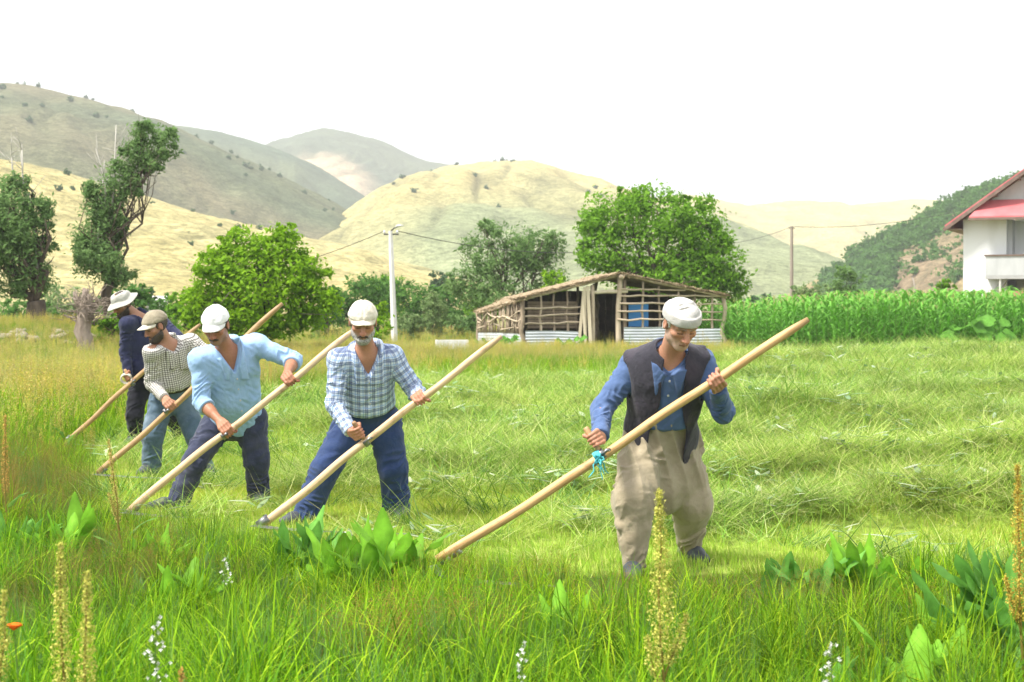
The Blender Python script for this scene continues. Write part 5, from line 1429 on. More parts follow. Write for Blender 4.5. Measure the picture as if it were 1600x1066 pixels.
tan1 = (0.43, 0.225, 0.145); tan2 = (0.40, 0.20, 0.125); tan3 = (0.35, 0.165, 0.098); tan4 = (0.36, 0.185, 0.115)
mower(dict(D=8.45, seed=21, s=1.02, build=1.05, hres=0.0038,
    label='man in a dark vest over a blue shirt, baggy beige trousers and white knit cap',
    j=dict(pelvis=(1033, 676, 0.12), neck=(1046, 556, -0.12), head=(1064, 506, -0.30), shR=(990, 572, 0.0), shL=(1094, 566, -0.04),
           hipR=(1006, 690, 0.08), hipL=(1060, 690, 0.18), anR=(990, 878, -0.10), anL=(1077, 858, 0.42)),
    face=V(0.26, -0.82, -0.56), gripR=peggrip('s1'), gripL=polegrip('s1', 1116), hintR=V(-0.5, 0.5, -0.35), hintL=V(0.30, 0.9, -0.75), viaR=V(0, -1, 0.1), viaL=V(0, -1, 0),
    toeR=unit(V(-0.15, -1, 0)), toeL=unit(V(0.35, -1, 0)), kneeR=V(-0.45, -1, 0), kneeL=V(0.35, -0.9, 0),
    facey=dict(tone=tan1, brow=(0.22, 0.17, 0.14), stubble=((0.58, 0.50, 0.45), 0.50), nose=1.15, hair='white_hair'),
    hat=dict(kind='knit', mat='knit'), shirt=dict(mat='denim_shirt', hem=0.02, off=0.016, vneck=0.05, blouse=0.008), buttons=3,
    trousers=dict(mat='shalvar', baggy=True, r=(0.122, 0.124, 0.118, 0.058), a1=(0.012, 0.016), a2=(0.016, 0.014), lam=0.10, waist=0.125, cuff=0.03),
    vest=dict(open0=0.050, open1=0.115, shift=-0.025, hemz=0.55)))
mower(dict(D=10.42, seed=33, s=1.02, build=1.0,
    label='man in a blue and white plaid shirt, cream cap and navy trousers',
    j=dict(pelvis=(574, 652, 0.10), neck=(573, 549, -0.20), head=(567, 503, -0.32), shR=(530, 563, -0.20), shL=(612, 558, -0.14),
           hipR=(550, 660, 0.08), hipL=(600, 656, 0.12), anR=(474, 812, -0.10), anL=(621, 800, 0.22)),
    face=V(0.10, -0.90, -0.40), gripR=peggrip('s2'), gripL=polegrip('s2', 657), hintR=V(-0.6, 0.45, -0.5), hintL=V(0.35, 0.7, -0.6),
    toeR=unit(V(-0.6, -0.8, 0)), toeL=unit(V(0.25, -1, 0)), kneeR=V(-0.2, -1, 0), kneeL=V(0.25, -1, 0),
    facey=dict(tone=tan2, brow=(0.06, 0.045, 0.035), stubble=((0.36, 0.33, 0.31), 0.65), nose=1.25, hair='white_hair', beard='grey_beard', beard_len=0.006, moustache='dark_beard'),
    hat=dict(kind='cap', mat='cream_cap', brim=0.052, droop=2.6), shirt=dict(mat='plaid', hem=0.02, off=0.020, vneck=0.125, pocket=0.27, blouse=0.014, spread=40), buttons=3,
    trousers=dict(mat='navy_trousers', belt=True, waist=0.115, r=(0.118, 0.098, 0.094, 0.090))))
mower(dict(D=11.15, seed=47, s=1.02, build=1.10, paunch=0.02,
    label='man in a light blue shirt with rolled sleeves and a white cap',
    j=dict(pelvis=(366, 652, 0.10), neck=(355, 545, -0.22), head=(337, 508, -0.36), shR=(314, 562, -0.26), shL=(399, 540, -0.10),
           hipR=(342, 658, 0.06), hipL=(393, 655, 0.12), anR=(276, 786, -0.10), anL=(404, 774, 0.20)),
    face=V(-0.10, -0.84, -0.50), gripR=polegrip('s3', 357), gripL=polegrip('s3', 454), hintR=V(-0.55, 0.45, -0.5), hintL=V(0.6, 0.7, 0.1),
    toeR=unit(V(-0.85, -0.5, 0)), toeL=unit(V(0.25, -1, 0)), kneeR=V(-0.15, -1, 0), kneeL=V(0.3, -1, 0),
    facey=dict(tone=tan3, brow=(0.035, 0.025, 0.02), stubble=((0.22, 0.17, 0.15), 0.6), nose=1.1, hair='dark_beard', moustache='dark_beard'),
    hat=dict(kind='cap', mat='white_cap', brim=0.066, droop=2.2), shirt=dict(mat='sky_shirt', hem=-0.03, off=0.034, vneck=0.13, sleeve=0.30, untucked=True, tails=0.07, blouse=0.0, spread=42), buttons=4,
    trousers=dict(mat='slate_trousers', waist=0.10, r=(0.115, 0.092, 0.086, 0.080))))
mower(dict(D=13.3, seed=59, s=1.0, hres=0.0048, gres=0.009,
    label='man in a black and white checked shirt, olive cap and faded jeans',
    j=dict(pelvis=(268, 618, 0.10), neck=(262, 537, -0.10), head=(243, 510, -0.20), shR=(238, 550, -0.22), shL=(298, 536, 0.05),
           hipR=(252, 628, 0.04), hipL=(286, 626, 0.14), anR=(236, 733, 0.0), anL=(322, 736, 0.10)),
    face=V(-0.72, -0.58, -0.42), gripR=polegrip('s4', 268), gripL=polegrip('s4', 330), hintR=V(-0.4, 0.6, -0.4), hintL=V(0.7, 0.5, -0.3),
    toeR=unit(V(-0.3, -1, 0)), toeL=unit(V(0.5, -1, 0)), kneeR=V(-0.2, -1, 0), kneeL=V(0.3, -1, 0),
    facey=dict(tone=tan4, brow=(0.03, 0.02, 0.015), stubble=((0.06, 0.04, 0.03), 0.75), hair='dark_beard', beard='dark_beard', beard_len=0.006),
    hat=dict(kind='cap', mat='olive_cap', brim_mat='cream_cap', brim=0.070, droop=2.0), shirt=dict(mat='check', hem=0.0, off=0.022, vneck=0.05, blouse=0.016), 
    trousers=dict(mat='jeans', belt=True, waist=0.10, r=(0.112, 0.094, 0.088, 0.082))))
mower(dict(D=16.1, seed=63, s=1.03, hres=0.0055, gres=0.010,
    label='man in a dark navy shirt, black trousers and grey bucket hat',
    j=dict(pelvis=(230, 598, 0.05), neck=(217, 493, -0.06), head=(191, 475, -0.14), shR=(199, 506, -0.22), shL=(248, 499, 0.12),
           hipR=(217, 606, 0.0), hipL=(245, 606, 0.10), anR=(213, 688, 0.0), anL=(291, 690, 0.15)),
    face=V(-0.62, -0.66, -0.42), gripR=peggrip('s5'), gripL=polegrip('s5', 268), hintR=V(-0.45, 0.5, -0.4), hintL=V(0.7, 0.5, -0.3),
    toeR=unit(V(-0.4, -1, 0)), toeL=unit(V(0.3, -1, 0)), kneeR=V(-0.3, -1, 0), kneeL=V(0.3, -1, 0),
    facey=dict(tone=tan4, brow=(0.03, 0.02, 0.015), stubble=((0.05, 0.035, 0.03), 0.75), hair='dark_beard', beard='dark_beard', beard_len=0.007),
    hat=dict(kind='bucket', mat='grey_hat'), shirt=dict(mat='navy_shirt', hem=0.02, off=0.022, vneck=0.06, blouse=0.012),
    trousers=dict(mat='black_trousers', belt=True, waist=0.11, r=(0.108, 0.090, 0.084, 0.078))))
# ------------------------------------------------------------------ grasses
M['grass'] = colattr('grass', rough=0.6, spec=0.06, nscale=8, namp=0.12, trans=0.28, tint=True)
M['plant'] = colattr('plant', rough=0.55, spec=0.12, nscale=14, namp=0.2, trans=0.40, bscale=60, bstr=.3, bdist=.004)
M['seed'] = colattr('seed', rough=0.85, spec=0.1, nscale=60, namp=0.25, trans=0.15)
M['cornleaf'] = colattr('cornleaf', rough=0.5, spec=0.15, nscale=4, namp=0.12, trans=0.30)

def blades(r, n, h, spread, w, th, curl, cols, segs=4, dirs=None, z0=0.0, hv=0.35, tipw=0.06, twist=0.5):
    """n curved ribbons; th/curl = (mean, spread) of the lean at the root and of the bend along the blade"""
    a = r.rand(n) * 2 * math.pi if dirs is None else dirs[0] + r.normal(size=n) * dirs[1]
    rad = spread * np.sqrt(r.rand(n)); pa = r.rand(n) * 2 * math.pi
    p = np.stack([rad * np.cos(pa), rad * np.sin(pa), np.full(n, z0)], -1)
    L = h * (1 - hv + 2 * hv * r.rand(n)); t0 = np.abs(r.normal(th[0], th[1], n)); cu = r.normal(curl[0], curl[1], n)
    d = np.stack([np.cos(a), np.sin(a)], -1); az = a + math.pi / 2 + r.normal(size=n) * twist; s = np.stack([np.cos(az), np.sin(az), np.zeros(n)], -1)
    V_ = np.zeros((n, segs + 1, 2, 3)); c0 = np.array(cols)[r.randint(len(cols), size=n)] * (0.85 + 0.3 * r.rand(n))[:, None]
    for i in range(segs + 1):
        t = i / segs; ww = (w * (0.7 + 0.6 * r.rand(n)) if i == 0 else ww0) ; ww0 = ww
        k = (1 - t ** 2.2) * 0.9 + tipw
        V_[:, i, 0] = p - s * (ww * k / 2)[:, None]; V_[:, i, 1] = p + s * (ww * k / 2)[:, None]
        tip = p
        th_ = t0 + cu * (t + .5 / segs) ** 1.5; st = L / segs
        p = p + np.stack([np.sin(th_) * d[:, 0] * st, np.sin(th_) * d[:, 1] * st, np.cos(th_) * st], -1)
        if z0 >= 0: p[:, 2] = np.maximum(p[:, 2], 0.004)
    vs = V_.reshape(-1, 3); base = np.arange(n)[:, None] * (segs + 1) * 2
    f = np.concatenate([base + np.array([[2 * i, 2 * i + 1, 2 * i + 3, 2 * i + 2]]) for i in range(segs)], 0)
    return vs, f, np.repeat(c0, (segs + 1) * 2, 0), tip
def merge(parts):
    vs, fs, cs = [], [], []; b = 0
    for v, f, c in parts: vs.append(v); fs.append(f + b); cs.append(c); b += len(v)
    return np.concatenate(vs), np.concatenate(fs), np.concatenate(cs)
def specks(r, centers, n, spread, size, cols, flat=0.6):
    c = np.repeat(centers, n, 0) + r.normal(size=(len(centers) * n, 3)) * np.array(spread); m = len(c)
    nrm = r.normal(size=(m, 3)); nrm /= np.linalg.norm(nrm, axis=1)[:, None]; t = r.normal(size=(m, 3)); t -= nrm * (t * nrm).sum(1)[:, None]; t /= np.linalg.norm(t, axis=1)[:, None]
    b = np.cross(nrm, t); s = (size * (.6 + .8 * r.rand(m)))[:, None]
    v = np.stack([c - t * s * .5, c + b * s * .5 * flat, c + t * s * .5, c - b * s * .5 * flat], 1).reshape(-1, 3)
    return v, np.arange(4 * m).reshape(m, 4), np.repeat(np.array(cols)[r.randint(len(cols), size=m)], 4, 0)
def leafblade(r, a, L, w, th0, cu, colr, segs=6, z=0.0, base=(0, 0), wave=0.08, fold=0.25, petiole=0.0):
    """broad lance-shaped leaf with a folded midrib"""
    vs = []; p = V(base[0], base[1], z); d = V(math.cos(a), math.sin(a), 0); s = V(-math.sin(a), math.cos(a), 0)
    for i in range(segs + 1):
        t = i / segs; th = th0 + cu * t; tang = d * math.sin(th) + V(0, 0, math.cos(th)); nr = np.cross(s, tang)
        tb = max(0.0, (t - petiole) / (1 - petiole)); ww = w * ((math.sin(math.pi * min(1, tb * .95 + .04) ** .85) ** .8 if tb > 0 else 0) + .05) * .5; wv = wave * ww * math.sin(t * 17 + a * 3)
        vs += [p - s * ww + nr * (fold * ww + wv), p, p + s * ww + nr * (fold * ww - wv)]; p = p + tang * L / segs
    fs = [[i * 3 + j, i * 3 + j + 1, (i + 1) * 3 + j + 1, (i + 1) * 3 + j] for i in range(segs) for j in (0, 1)]
    c = np.tile(np.array(colr), (len(vs), 1)); c[1::3] *= 1.35
    return np.array(vs), np.array(fs), c
G1 = [(0.120, 0.270, 0.008), (0.170, 0.345, 0.010), (0.230, 0.410, 0.014), (0.085, 0.215, 0.010), (0.31, 0.45, 0.02)]
G2 = [(0.080, 0.190, 0.016), (0.110, 0.235, 0.018), (0.14, 0.26, 0.03)]
GY = [(0.22, 0.34, 0.035), (0.29, 0.38, 0.055), (0.18, 0.32, 0.03), (0.36, 0.38, 0.10)]
GB = [(0.085, 0.185, 0.060), (0.110, 0.225, 0.075), (0.14, 0.26, 0.07)]
def proto(name, parts):
    v, f, c = merge(parts); return np_mesh(name, v, f, False, [M['grass']], cols=c)
def b3(*a, **k): return blades(*a, **k)[:3]
PR = []
r0 = np.random.RandomState(11)
for k in range(5): PR.append(proto('lush', [b3(r0, 24, 0.30 + .05 * k, 0.085, 0.0065 + .0012 * k, (0.20, .2), (1.0, .55), G1), b3(r0, 10, 0.20, 0.09, 0.006, (0.4, .3), (0.9, .5), G2)]))
for k in range(2): PR.append(proto('rush', [b3(r0, 40, 0.42, 0.07, 0.0032, (0.12, .12), (0.35, .3), G2 + GB)]))
for k in range(3):                                             # 7-9 red-brown panicle grass
    st = blades(r0, 17, 0.40, 0.10, 0.0028, (0.10, .10), (0.22, .2), [(0.16, 0.20, 0.05), (0.22, 0.20, 0.06)], segs=3, hv=.25)
    PR.append(proto('panicle', [st[:3], specks(r0, st[3], 22, (0.010, 0.010, 0.035), 0.0065, [(0.26, 0.15, 0.045), (0.28, 0.20, 0.05), (0.20, 0.16, 0.035)], .5), b3(r0, 16, 0.28, 0.09, 0.005, (.2, .2), (.6, .4), G2 + [(0.16, 0.20, 0.03)])]))
for k in range(2): PR.append(proto('broad', [leafblade(r0, r0.rand() * 6.3, r0.uniform(.16, .3), r0.uniform(.04, .07), r0.uniform(.1, .5), r0.uniform(.2, .9), GB[i % 3]) for i in range(7)]))   # 10-11
for k in range(3):                                             # 12-14 sorrel spires, yellow to rust
    st = blades(r0, 6, 0.62, 0.14, 0.005, (0.06, .06), (0.10, .1), [(0.28, 0.34, 0.05), (0.34, 0.30, 0.06)], segs=3, hv=.22)
    tops = []
    for i in range(6):
        for q in range(11): tops.append(st[3][i] - V(0, 0, 0.024 * q) + r0.normal(size=3) * .004)
    cc = ([(0.48, 0.44, 0.06), (0.40, 0.41, 0.05), (0.54, 0.46, 0.10)], [(0.54, 0.40, 0.13), (0.46, 0.37, 0.09), (0.55, 0.46, 0.15)], [(0.42, 0.44, 0.10), (0.36, 0.38, 0.07), (0.48, .36, .11)])[k]
    PR.append(proto('sorrel', [st[:3], specks(r0, np.array(tops), 4, (0.013, 0.013, 0.010), 0.015, cc, .8), b3(r0, 18, 0.34, 0.15, 0.008, (.2, .2), (.6, .4), G1 + GY)]))
for k in range(3):                                             # 15-17 straw seed-head grass
    st = blades(r0, 18, 0.56, 0.16, 0.0035, (0.08, .1), (0.25, .2), GY, segs=3, hv=.25)
    PR.append(proto('straw', [st[:3], specks(r0, st[3] - V(0, 0, .03), 9, (0.008, 0.008, 0.035), 0.016, [(0.46, 0.42, 0.18), (0.40, 0.40, 0.12), (0.48, 0.38, 0.18)], .4), b3(r0, 20, 0.34, 0.16, 0.007, (.2, .2), (.6, .4), GY + G1)]))
HY = [(0.31, 0.44, 0.08), (0.37, 0.48, 0.12), (0.43, 0.50, 0.16), (0.24, 0.40, 0.05), (0.50, 0.53, 0.22), (0.18, 0.31, 0.05), (0.13, 0.25, 0.04)]
HG = []
for k in range(6): HG.append(proto('swath', [b3(r0, 50, 0.34, 0.19, 0.0052, (1.25, .22), (0.30, .35), HY, dirs=(0.3, 1.0 if k < 4 else 2.2), z0=0.03 + .012 * k, twist=1.0), b3(r0, 14, 0.25, 0.2, 0.005, (0.9, .3), (0.8, .5), HY, z0=.02)]))
for k in range(2): HG.append(proto('stubble', [b3(r0, 60, 0.065, 0.16, 0.0045, (0.25, .25), (.3, .4), [(0.36, 0.50, 0.06), (0.42, 0.52, 0.09), (0.28, 0.46, 0.05), (0.50, .52, .15)], segs=2)]))
for k in range(2): HG.append(proto('cut_leaf', [leafblade(r0, r0.rand() * 6.3, r0.uniform(.14, .28), r0.uniform(.03, .06), 1.3, r0.uniform(.1, .5), [(0.20, 0.28, 0.15), (0.36, 0.42, 0.28), (0.16, 0.25, 0.10)][i % 3], z=.06 + .02 * i, base=(r0.uniform(-.15, .15), r0.uniform(-.15, .15))) for i in range(6)] + [b3(r0, 20, 0.4, 0.2, 0.005, (1.2, .2), (0.3, .3), HY, z0=.05)]))
for k in range(2): HG.append(proto('green_swath', [b3(r0, 44, 0.36, 0.13, 0.006, (1.0, .25), (0.7, .4), G2 + GB + HY[:4], dirs=(0.6, 0.7), z0=.02, twist=.8)]))

def scatter(name, label, protos, P, idx, rot, scl, tint, cat='grass'):
    kinds = bpy.data.collections.new(name + '_kinds')
    for i, me in enumerate(protos):
        o = bpy.data.objects.new('%s_kind_%02d' % (name, i), me); kinds.objects.link(o)
    me = bpy.data.meshes.new(name); n = len(P)
    me.vertices.add(n); me.vertices.foreach_set("co", np.asarray(P, np.float32).ravel())
    def at(nm, typ, key, arr): a = me.attributes.new(nm, typ, 'POINT'); a.data.foreach_set(key, np.ascontiguousarray(arr).ravel())
    at('kind_index', 'INT', 'value', np.asarray(idx, np.int32)); at('rot', 'FLOAT_VECTOR', 'vector', np.asarray(rot, np.float32)); at('scl', 'FLOAT_VECTOR', 'vector', np.asarray(scl, np.float32))
    tc = np.ones((n, 4), np.float32); tc[:, :3] = tint; at('tint', 'FLOAT_COLOR', 'color', tc)
    ng = bpy.data.node_groups.new(name, 'GeometryNodeTree')
    ng.interface.new_socket('Geometry', in_out='INPUT', socket_type='NodeSocketGeometry'); ng.interface.new_socket('Geometry', in_out='OUTPUT', socket_type='NodeSocketGeometry')
    gi = ng.nodes.new('NodeGroupInput'); gout = ng.nodes.new('NodeGroupOutput'); ip = ng.nodes.new('GeometryNodeInstanceOnPoints'); ci = ng.nodes.new('GeometryNodeCollectionInfo')
    ci.inputs['Collection'].default_value = kinds; ci.inputs['Separate Children'].default_value = True; ci.inputs['Reset Children'].default_value = True
    m2p = ng.nodes.new('GeometryNodeMeshToPoints')
    ng.links.new(gi.outputs[0], m2p.inputs[0]); ng.links.new(m2p.outputs[0], ip.inputs['Points']); ng.links.new(ci.outputs[0], ip.inputs['Instance'])
    ip.inputs['Pick Instance'].default_value = True
    for nm, typ, sock in (('kind_index', 'INT', 'Instance Index'), ('rot', 'FLOAT_VECTOR', 'Rotation'), ('scl', 'FLOAT_VECTOR', 'Scale')):
        a = ng.nodes.new('GeometryNodeInputNamedAttribute'); a.data_type = typ; a.inputs['Name'].default_value = nm
        ng.links.new(a.outputs[0], ip.inputs[sock])
    ng.links.new(ip.outputs[0], gout.inputs[0])
    o = mesh_obj(name, me); md = o.modifiers.new('scatter', 'NODES'); md.node_group = ng
    tag(o, label, cat, kind='stuff'); return o
def sample(r, dens, x0, x1, y0, y1, keep):
    n = int(dens * (x1 - x0) * (y1 - y0)); x = r.uniform(x0, x1, n); y = r.uniform(y0, y1, n); k = keep(x, y); return x[k], y[k]
def frus(x, y, m=1.6): return np.abs(x) < y * 0.345 + m
rg = np.random.RandomState(19)
def tints(x, y, seed, amp=0.42, n=None):
    a = n2(x, y, 1.3, seed); b = n2(x, y, 0.5, seed + 1); w = rg.normal(size=len(x)) * .09
    t = np.stack([1 + .12 * b + amp * a * .5 + w, 1 + amp * a * .55 + w, 1 - .1 * b + amp * .4 * a + w], -1); return np.clip(t, .45, 1.7)
FOOT = np.array([(0.68, 8.42), (1.05, 8.9), (-1.4, 10.3), (-0.80, 10.65), (-2.43, 11.05), (-1.87, 11.35), (-3.1, 13.3), (-2.7, 13.4), (-3.9, 16.1), (-3.45, 16.2)])
def foot_clear(x, y, rad=.13):
    k = np.ones(len(x), bool)
    for fx_, fy_ in FOOT: k &= (x - fx_) ** 2 + (y - fy_) ** 2 > rad ** 2
    return k
def border_dist(x, y):
    d = np.full(len(x), 9.0)
    for i in range(len(CUT) - 1):
        a, b = CUT[i], CUT[i + 1]; ba = b - a; px_, py_ = x - a[0], y - a[1]; t = np.clip((px_ * ba[0] + py_ * ba[1]) / (ba @ ba), 0, 1)
        d = np.minimum(d, np.hypot(px_ - t * ba[0], py_ - t * ba[1]))
    return d
# tall grass that still stands: kinds chosen by distance and by drifting patches
X, Y, I, S, T = [], [], [], [], []
def put(dens, x0, x1, y0, y1, keep, chooser, sc, seed):
    x, y = sample(rg, dens, x0, x1, y0, y1, lambda a, b: frus(a, b) & ~in_poly(a, b, CUT) & foot_clear(a, b) & keep(a, b))
    idx = chooser(x, y); s = sc(x, y) * rg.uniform(.75, 1.25, len(x))
    s = s * np.where(y < 18, np.clip(.45 + border_dist(x, y) / 1.5, .45, 1.0), 1.0)
    X.append(x); Y.append(y); I.append(idx); S.append(s); T.append(tints(x, y, seed))
def pick(u, table):
    """table: [(cumulative probability array or float, lo, hi)]"""
    out = np.zeros(len(u), int); done = np.zeros(len(u), bool)
    for p, lo, hi in table:
        m = (u < p) & ~done; out[m] = rg.randint(lo, hi + 1, m.sum()); done |= m
    out[~done] = rg.randint(0, 5, (~done).sum()); return out
def near_kind(x, y):
    u = rg.rand(len(x)); pa = np.clip(n2(x, y, 1.6, 44) * 1.2 - .35, 0, .6) * (y > 5.4) + np.exp(-(((x - .3) / 1.1) ** 2 + ((y - 7.6) / .9) ** 2)) * .22 + np.exp(-(((x - 1.15) / .9) ** 2 + ((y - 7.4) / .8) ** 2)) * .25
    return pick(u, [(pa, 7, 9), (pa + .16, 5, 6), (pa + .21, 10, 11)])
def hnear(x, y):
    d = 1.0 + .28 * n2(x, y, 1.8, 71) + .22 * n2(x, y, 4.5, 76)
    return d * np.interp(y, (5.0, 6.4, 7.4, 8.4), (.70, .60, .50, .46)) * np.where((x > .3) & (x < 1.9) & (y > 7.2), .62, 1.0)
put(165, -6, 6, 3.3, 9.4, lambda x, y: np.ones(len(x), bool), near_kind, hnear, 81)
def left_kind(x, y):
    u = rg.rand(len(x)); pa = np.clip(.95 * np.exp(-(((x + 4.0) / 1.5) ** 2 + ((y - 11.6) / 1.9) ** 2)) + .25 * n2(x, y, 1.5, 45), 0, .8); so = np.clip((y - 14) / 8, 0, .22)
    return pick(u, [(pa, 7, 9), (pa + .10, 5, 6), (pa + .10 + so, 12, 14), (pa + .13 + so, 10, 11)])
put(105, -8.5, 0.2, 9.4, 16, lambda x, y: np.ones(len(x), bool), left_kind, lambda x, y: np.interp(y, (9.4, 11.5, 13), (.55, .70, .74)) + .12 * n2(x, y, 1.2, 72), 82)
def far_kind(x, y):
    u = rg.rand(len(x)); g = np.clip(np.maximum((27 - y) / 8, (x + 7) / 6 * (y < 37)), 0, 1); so = .50 * (1 - g) + .10
    so = so * np.clip(1.0 - (x + 2) / 10, .35, 1)
    return pick(u, [(so, 12, 14), (so + .42 * (1 - .7 * g), 15, 17)])
put(52, -13, 1, 16, 27, lambda x, y: np.ones(len(x), bool), far_kind, lambda x, y: .80 + .12 * n2(x, y, .9, 73) - .012 * (y - 16), 83)
put(34, -20, 8, 27, 50, lambda x, y: np.ones(len(x), bool), far_kind, lambda x, y: np.interp(y, (27, 36, 50), (.62, .55, .48)) * (1 + .15 * n2(x, y, .6, 74)), 84)
put(3.2, -26, 30, 50, 74, lambda x, y: (x < 7) | (y > 63), far_kind, lambda x, y: .7 + .1 * n2(x, y, .6, 75), 85)
x, y, i_, s_, t_ = (np.concatenate(a) for a in (X, Y, I, S, T))
n = len(x); rot = np.stack([rg.normal(size=n) * .10, rg.normal(size=n) * .10, rg.rand(n) * 6.28], -1)
scatter('meadow_grass', 'tall green and golden meadow grass still standing', PR, np.stack([x, y, gheight(x, y)], -1), i_, rot, np.stack([s_, s_, s_ * rg.uniform(.85, 1.15, n)], -1), t_)
# mown swath lying in the cut part
X, Y, I, S, T = [], [], [], [], []
def putc(dens, x0, x1, y0, y1, lo, hi, sc, seed, keep=None):
    x, y = sample(rg, dens, x0, x1, y0, y1, lambda a, b: frus(a, b) & in_poly(a, b, CUT) & (foot_clear(a, b + .0, .30) & foot_clear(a, b + .25, .28) if lo < 6 or lo > 7 else True) & (keep(a, b) if keep else True))
    X.append(x); Y.append(y); I.append(rg.randint(lo, hi + 1, len(x))); S.append(sc * rg.uniform(.7, 1.25, len(x))); T.append(tints(x, y, seed, .34))
def mound(x, y): return np.clip((gheight(x, y) - .03) / .10, 0, 1)
for (ya, yb, k) in ((8.3, 13, 1.0), (13, 20, .62), (20, 30, .34), (30, 50, .2)):
    sc = {1.0: .80, .62: .95, .34: 1.15, .2: 1.3}[k]; xb = yb * .36 + 2
    putc(95 * k, -xb, xb, ya, yb, 6, 7, sc, 91)
    putc(38 * k, -xb, xb, ya, yb, 0, 5, sc, 92, lambda a, b: rg.rand(len(a)) < .14 + .22 * n2(a, b, 1.4, 93) + .7 * mound(a, b))
    putc(60 * k, -xb, xb, ya, yb, 0, 5, sc, 94, lambda a, b: rg.rand(len(a)) < mound(a, b))
    putc(24 * k, -xb, xb, ya, yb, 10, 11, sc * 1.1, 95, lambda a, b: rg.rand(len(a)) < .28 + .8 * n2(a, b, 1.3, 96))
    putc(9 * k, -xb, xb, ya, yb, 8, 9, sc, 97, lambda a, b: rg.rand(len(a)) < .18 + .5 * mound(a, b))
x, y, i_, s_, t_ = (np.concatenate(a) for a in (X, Y, I, S, T))
n = len(x); rot = np.stack([rg.normal(size=n) * .10, rg.normal(size=n) * .10, np.where(i_ < 6, rg.normal(size=n) * .9 + np.where(rg.rand(n) < .5, 0, math.pi), rg.rand(n) * 6.28)], -1)
scatter('mown_grass', 'cut grass lying in swaths behind the mowers', HG, np.stack([x, y, gheight(x, y)], -1), i_, rot, np.stack([s_, s_, s_], -1), t_)

# ------------------------------------------------------------------ corn
def corn_mesh(seed):
    r = np.random.RandomState(seed); parts = []; h = 1.75
    m = MB(); m.tube([V(0, 0, 0), V(.01, 0, h * .5), V(0, .01, h)], [.018, .014, .006], 5); parts.append((np.array(m.v), None, None))
    vs, fs, cs = [], [], []; b = 0
    tv = np.array(m.v); vs.append(tv); fs += [list(f) for f in m.f]; cs.append(np.tile((0.16, 0.30, 0.06), (len(tv), 1))); b = len(tv)
    for i in range(12):
        z = .12 + (h - .2) * i / 11; a = (i % 2) * math.pi + r.normal() * .45 + seed; L = r.uniform(.5, .8) * (1 - .35 * abs(i / 11 - .5)); k = r.uniform(.8, 1.25)
        v, f, c = leafblade(r, a, L, .10, .22 + .22 * r.rand(), r.uniform(1.1, 2.2), np.array((0.125, 0.320, 0.040)) * k, 6, z, wave=.25)
        vs.append(v); fs += (f + b).tolist(); cs.append(c); b += len(v)
    for i in range(6):
        a = r.rand() * 6.3; v, f, c = leafblade(r, a, .22, .012, .25, .3, (0.42, 0.40, 0.16), 2, h - .02); vs.append(v); fs += (f + b).tolist(); cs.append(c); b += len(v)
    return np_mesh('corn_plant', np.concatenate(vs), fs, False, [M['cornleaf']], cols=np.concatenate(cs))
CM = [corn_mesh(k) for k in range(5)]
def corn_h(x): return float(np.interp(x, (6.4, 7.4, 9.5, 12, 18), (.60, .68, .84, .90, .94)))
rc_ = np.random.RandomState(31); rowsC = []
for row in range(16):
    yb = 50.0 + .72 * row
    x = 6.9 + (.25 if row % 2 else 0) - min(row, 3) * .05
    while x < .345 * yb + 2.2:
        rowsC.append((row, x + rc_.uniform(-.07, .07), yb + .10 * math.sin(x) + rc_.uniform(-.12, .12) - .12 * (x - 7) / 10)); x += .235
front = [c for c in rowsC if c[0] < 5][:300]; rest = [c for c in rowsC if c not in set(front)]
for k, (row, x, y) in enumerate(front):
    o = mesh_obj('corn_plant', CM[k % 5], None, (x, y, float(gheight(x, y)))); s = corn_h(x) * rc_.uniform(.78, 1.12); o.scale = (s, s, s); o.rotation_euler = (rc_.normal() * .05, rc_.normal() * .05, rc_.uniform(0, 6.3))
    tag(o, 'green corn plant in the front rows of the field by the house', 'corn', 'corn plants in the front rows')
P = np.array([(x, y, 0) for _, x, y in rest]); P[:, 2] = gheight(P[:, 0], P[:, 1]); n = len(P); s_ = np.array([corn_h(p[0]) for p in P]) * rc_.uniform(.8, 1.15, n)
scatter('corn_field', 'dense rows of green corn behind the front plants', CM, P, rc_.randint(0, 5, n), np.stack([rc_.normal(size=n) * .05, rc_.normal(size=n) * .05, rc_.rand(n) * 6.28], -1), np.stack([s_] * 3, -1), np.ones((n, 3)), 'corn')

